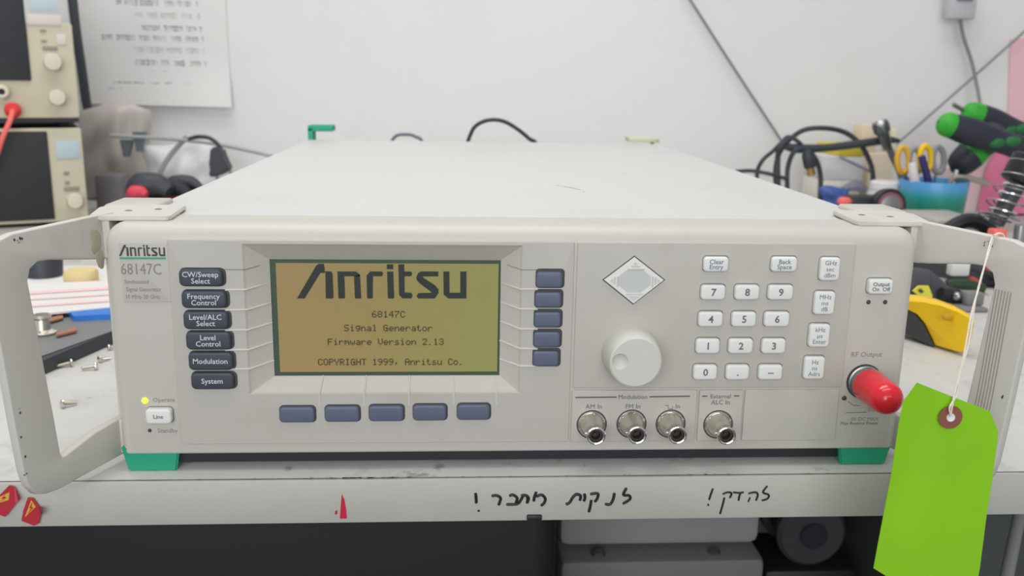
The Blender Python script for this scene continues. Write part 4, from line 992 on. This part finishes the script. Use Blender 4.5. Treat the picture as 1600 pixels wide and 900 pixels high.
# soldering iron stand
ss = thing('iron_stand', 'soldering iron stand with a chrome coil and black collar at the right edge', 'soldering stand', (at(1590, 380, 1, .50).x, .50, 0))
c0, c1 = at(1556, 350, 1, .50), at(1612, 245, 1, .50); ax_ = c1-c0; L_ = ax_.length; axn = ax_/L_; u_ = axn.orthogonal().normalized(); v_ = axn.cross(u_)
def coil(r0, r1, turns, n, off=0.): return [c0+axn*(L_*off+L_*(1-off)*k/n)+(u_*math.cos(2*math.pi*turns*k/n)+v_*math.sin(2*math.pi*turns*k/n))*(r0+(r1-r0)*k/n) for k in range(n+1)]
MB().tube(coil(.0135, .012, 8, 160), .0014, seg=8, sub=1).build('inner_coil', M_chrome, ss)
MB().tube(coil(.021, .019, 5, 110), .0009, seg=6, sub=1).build('outer_coil', M_steel, ss)
MB().lathe([(L_*.62, .017), (L_*.66, .019), (L_*.98, .019), (L_, .016)], c0, axn, 28).build('collar', M_black, ss)
MB().lathe([(0, .0085), (L_*.6, .0095)], c0, axn, 20).build('iron_sleeve', M_darkgrey, ss)
bx = at(1590, 390, 1, .50).x
MB().box(bx-.05, bx+.06, .44, .56, 0, .020, .006).build('base', M_darkgrey, ss)
MB().box(bx-.004, bx+.012, .495, .507, .018, c0.z, .002).build('post', M_steel, ss)
c = at(1560, 368, 1, .43); c = at(1560, 358, 1, .455); solo(MB().box(c.x-.007, c.x+.008, .450, .464, .0198, c.z, .002), 'red_block', M_coral, 'small coral red block in front of the soldering stand base', 'block')
# dark keyboard-like slab and grey plate behind the handle arm
a, b = at(1440, 352, 1, .66), at(1520, 338, 1, .66)
solo(MB().box(a.x, b.x, .62, .72, 0, b.z, .003), 'grey_plate', mat('warm_grey_plate', (176, 174, 168), .5), 'flat grey metal case in front of the mug base', 'case')
a, b = at(1490, 380, 1, .56), at(1560, 345, 1, .56)
pts = [at(u, v, 1, .56) for u, v in ((1478, 372), (1486, 356), (1510, 345), (1535, 350), (1552, 368))]
cord('black_hose', pts+[at(1560, 395, 1, .56)], .009, M_black, 'thick black hose curving beside the soldering stand')

# ------------------------------------------------------------------ seen through the right handle
kn = thing('box_cutter', 'yellow and dark grey box cutter lying on the bench beyond the right handle', 'cutter', at(1460, 540, 2, 0))
YT = [(1395, 470), (1412, 469.5), (1440, 471), (1470, 477), (1500, 488), (1520, 499), (1526, 508), (1524, 520), (1518, 545), (1508, 557), (1500, 556), (1462, 545), (1456, 532), (1444, 508), (1430, 492), (1412, 483), (1395, 480)]
BT = [(1395, 478), (1412, 483), (1430, 492), (1444, 508), (1456, 532), (1463, 547), (1440, 538), (1415, 526), (1395, 512)]
def thick(pts, y0, y1, ys=.0):
    mb = MB(); rr3 = []
    P = [at(u, v, 1, .197+(1526-u)*.00055) for u, v in pts]; cen = sum(P, Vector())/len(P)
    dn = Vector((.25, 1, 0)).normalized()
    for t, s in ((0, .90), (.15, .97), (.35, 1), (.8, 1), (1, .93)):
        rr3.append([cen+(p-cen)*s+dn*(y0+(y1-y0)*t) for p in P])
    mb.loops(rr3); return mb
o = thick(YT, 0, .024).build('yellow_shell', M_yellow, kn)
thick(BT, -.0012, .0252).build('rubber_grip', mat('charcoal_rubber', (66, 66, 68), .6), kn)
c = at(1482, 497, 1, .219); MB().blob((c.x, c.y-.001, c.z), .0042, 4, .06, 2, (1.5, .5, .8)).build('slot', mat('amber_slot', (196, 150, 10), .6), kn)
for ch in (kn,): pass
# lower the cutter so it rests on the bench
zmin = min((v.co.z for chd in kn.children for v in chd.data.vertices))+kn.location.z
kn.location.z -= zmin
# second tool behind: black with a yellow patch
t2 = thing('stripping_tool', 'black tool with a yellow thumb patch behind the box cutter', 'tool', at(1430, 470, 2, 0))
c = at(1425, 458, 1, .40)
MB().tube([at(1385, 452, 1, .41), at(1410, 448, 1, .41), at(1440, 452, 1, .41), at(1475, 466, 1, .40), at(1490, 474, 1, .40)], [.012, .020, .021, .012, .006], seg=18).build('tool_body', M_darkgrey, t2)
mb = MB(); mb.prism([at(u, v, 1, .385) for u, v in ((1425, 454), (1434, 446), (1449, 446), (1455, 462), (1450, 469), (1440, 467))], (0, -.003, 0)); mb.build('thumb_patch', M_yellow2, t2)
mb = MB(); mb.prism([at(u, v, 1, .381) for u, v in ((1434, 453), (1439, 451), (1443, 456), (1438, 458))], (0, -.001, 0)); mb.build('patch_mark', M_darkgrey, t2)
# dark mat of cables and parts farther back
M_dk = mat('near_black_cloth', (42, 42, 48), .8, var=.2, vscale=40)
a = at(1395, 420, 2, .0)
solo(MB().box(at(1390, 440, 1, .47).x, at(1620, 440, 1, .47).x, .455, .60, 0, at(1450, 432, 1, .46).z, .008), 'tool_pouch', M_dk, 'near-black cloth tool pouch lying behind the box cutter', 'pouch')
c = at(1496, 420, 1, .45)
a, b = at(1480, 428, 1, .448), at(1511, 411, 1, .448)
solo(MB().box(a.x, b.x, .440, .452, a.z-.001, b.z+.003, .002), 'white_tab', M_whitepaper, 'white plastic tab on the front of the tool pouch', 'tab')
cord('pliers_arm', [at(1455, 436, 1, .44), at(1475, 441, 1, .435), at(1492, 447, 1, .43)], [.003, .0045, .002], M_steel, 'grey metal plier arm lying in front of the tool pouch', 'pliers')
cord('red_stick', [at(1516, 437, 1, .44), at(1526, 443, 1, .44), at(1536, 452, 1, .43)], .0042, mat('dusty_red', (190, 84, 72), .5), 'small dusty red stick at the right end of the tool pouch', 'stick')
cord('green_strip', [at(1478, 446, 1, .43), at(1505, 444, 1, .43), at(1535, 452, 1, .43)], .006, mat('dark_green_strip', (44, 66, 50), .6), 'dark green strip lying in front of the tool pouch', 'strip')
ci = thing('black_clip', 'black spring clip with a grey jaw right of the yellow patch tool', 'clip', at(1500, 478, 2, 0))
MB().tube([at(1470, 458, 1, .38), at(1490, 462, 1, .38), at(1512, 470, 1, .37)], [.006, .008, .006], seg=12).build('clip_body', M_black, ci)
c = at(1496, 463, 1, .37); MB().blob(c, .0045, 1, .03, 2).build('rivet', M_steel, ci)
mb = MB(); a = at(1506, 470, 1, .365); mb.box(a.x, a.x+.018, .36, .375, a.z-.004, a.z+.009, .002); mb.build('jaw', M_midgrey, ci)
mb = MB(); a = at(1500, 486, 1, .355); mb.box(a.x, a.x+.026, .35, .37, 0.0, a.z+.004, .002)
solo(mb, 'grey_block', M_midgrey, 'small grey block standing right behind the box cutter', 'block')

# ------------------------------------------------------------------ under the bench
M_uc = mat('black_vinyl_case', (27, 27, 31), .5, var=.1, vscale=8); M_ucg = mat('grey_crate_plastic', (150, 148, 150), .6, var=.08, vscale=6)
uc = thing('equipment_case', 'large black equipment case under the left half of the bench', 'case', (-.6, .25, -.78))
xr = at(872, 860, 1, .14).x
MB().box(-1.3, xr, .14, .60, -.76, -.045, .018, 4).build('case_shell', M_uc, uc)
for z in (-.17, -.34): MB().box(-1.28, xr-.012, .132, .142, z-.004, z+.004, .002).build('case_ridge', M_black, uc)
for x in (-.9, xr-.07): MB().box(x-.025, x+.025, .126, .142, -.33, -.29, .004).build('latch', M_darkgrey, uc)
for x in (-1.2, xr-.1): MB().lathe([(0, .02), (.03, .024)], (x, .3, -.78), (0, 0, 1), 16).build('foot', M_black, uc)
gc = thing('storage_crate', 'grey plastic crate standing under the middle of the bench', 'crate', (.13, .4, -.78))
x0, x1 = at(866, 850, 1, .32).x+.004, at(1188, 850, 1, .32).x
zt_ = -.12
zr = at(1000, 872, 1, .30).z
x1 = min(x1, at(1270, 836, 1, .36).x-.04)
MB().box(x0, x1, .32, .62, zr, -.03, .01).build('crate_body', M_ucg, gc)
MB().box(x0, x1, .30, .62, zr-.08, zr-.003, .008).build('crate_lip', mat('dark_crate_lip', (118, 114, 114), .6), gc)
MB().box(x0+.01, x1-.01, .32, .60, -.78, zr-.08, .006).build('crate_base', M_uc, gc)
for u in (934, 1115): c = at(u, 868, 1, .315); MB().lathe([(0, .008), (.006, .006)], c, (0, -1, 0), 16).build('rivet', M_darkgrey, gc)
sp_ = thing('cable_reel', 'dim grey cable reel under the bench right of the crate', 'reel', (.30, .35, -.78))
c = at(1270, 836, 1, .36)
MB().lathe([(0, .032), (.004, .036), (.012, .036), (.014, .028), (.05, .028), (.052, .036), (.062, .036)], c, (0, 1, .0), 40).build('reel_flange', mat('reel_dark_grey', (56, 54, 58), .6), sp_)
MB().lathe([(0, .014), (.004, .012)], c+Vector((0, -.004, 0)), (0, 1, 0), 28).build('reel_hub', M_black, sp_)
MB().box(c.x-.05, c.x+.05, .352, .44, -.78, c.z-.035, .01).build('reel_cradle', M_uc, sp_)
lg = at(1594, 800, 1, .10); lg2 = at(1572, 905, 1, .05)
rk = thing('folding_trolley', 'dark trolley with one bare metal rail under the right end of the bench', 'trolley', (.45, .3, -.78))
MB().tube([lg+(lg-lg2)*.1, lg2+(lg2-lg)*.6], .0042, sub=1, seg=10).build('rail', mat('dull_rail', (150, 152, 150), .5), rk)
MB().box(at(1530, 850, 1, .2).x, 1.1, .2, .6, -.78, -.04, .01).build('trolley_box', mat('charcoal_box', (70, 74, 74), .7), rk)
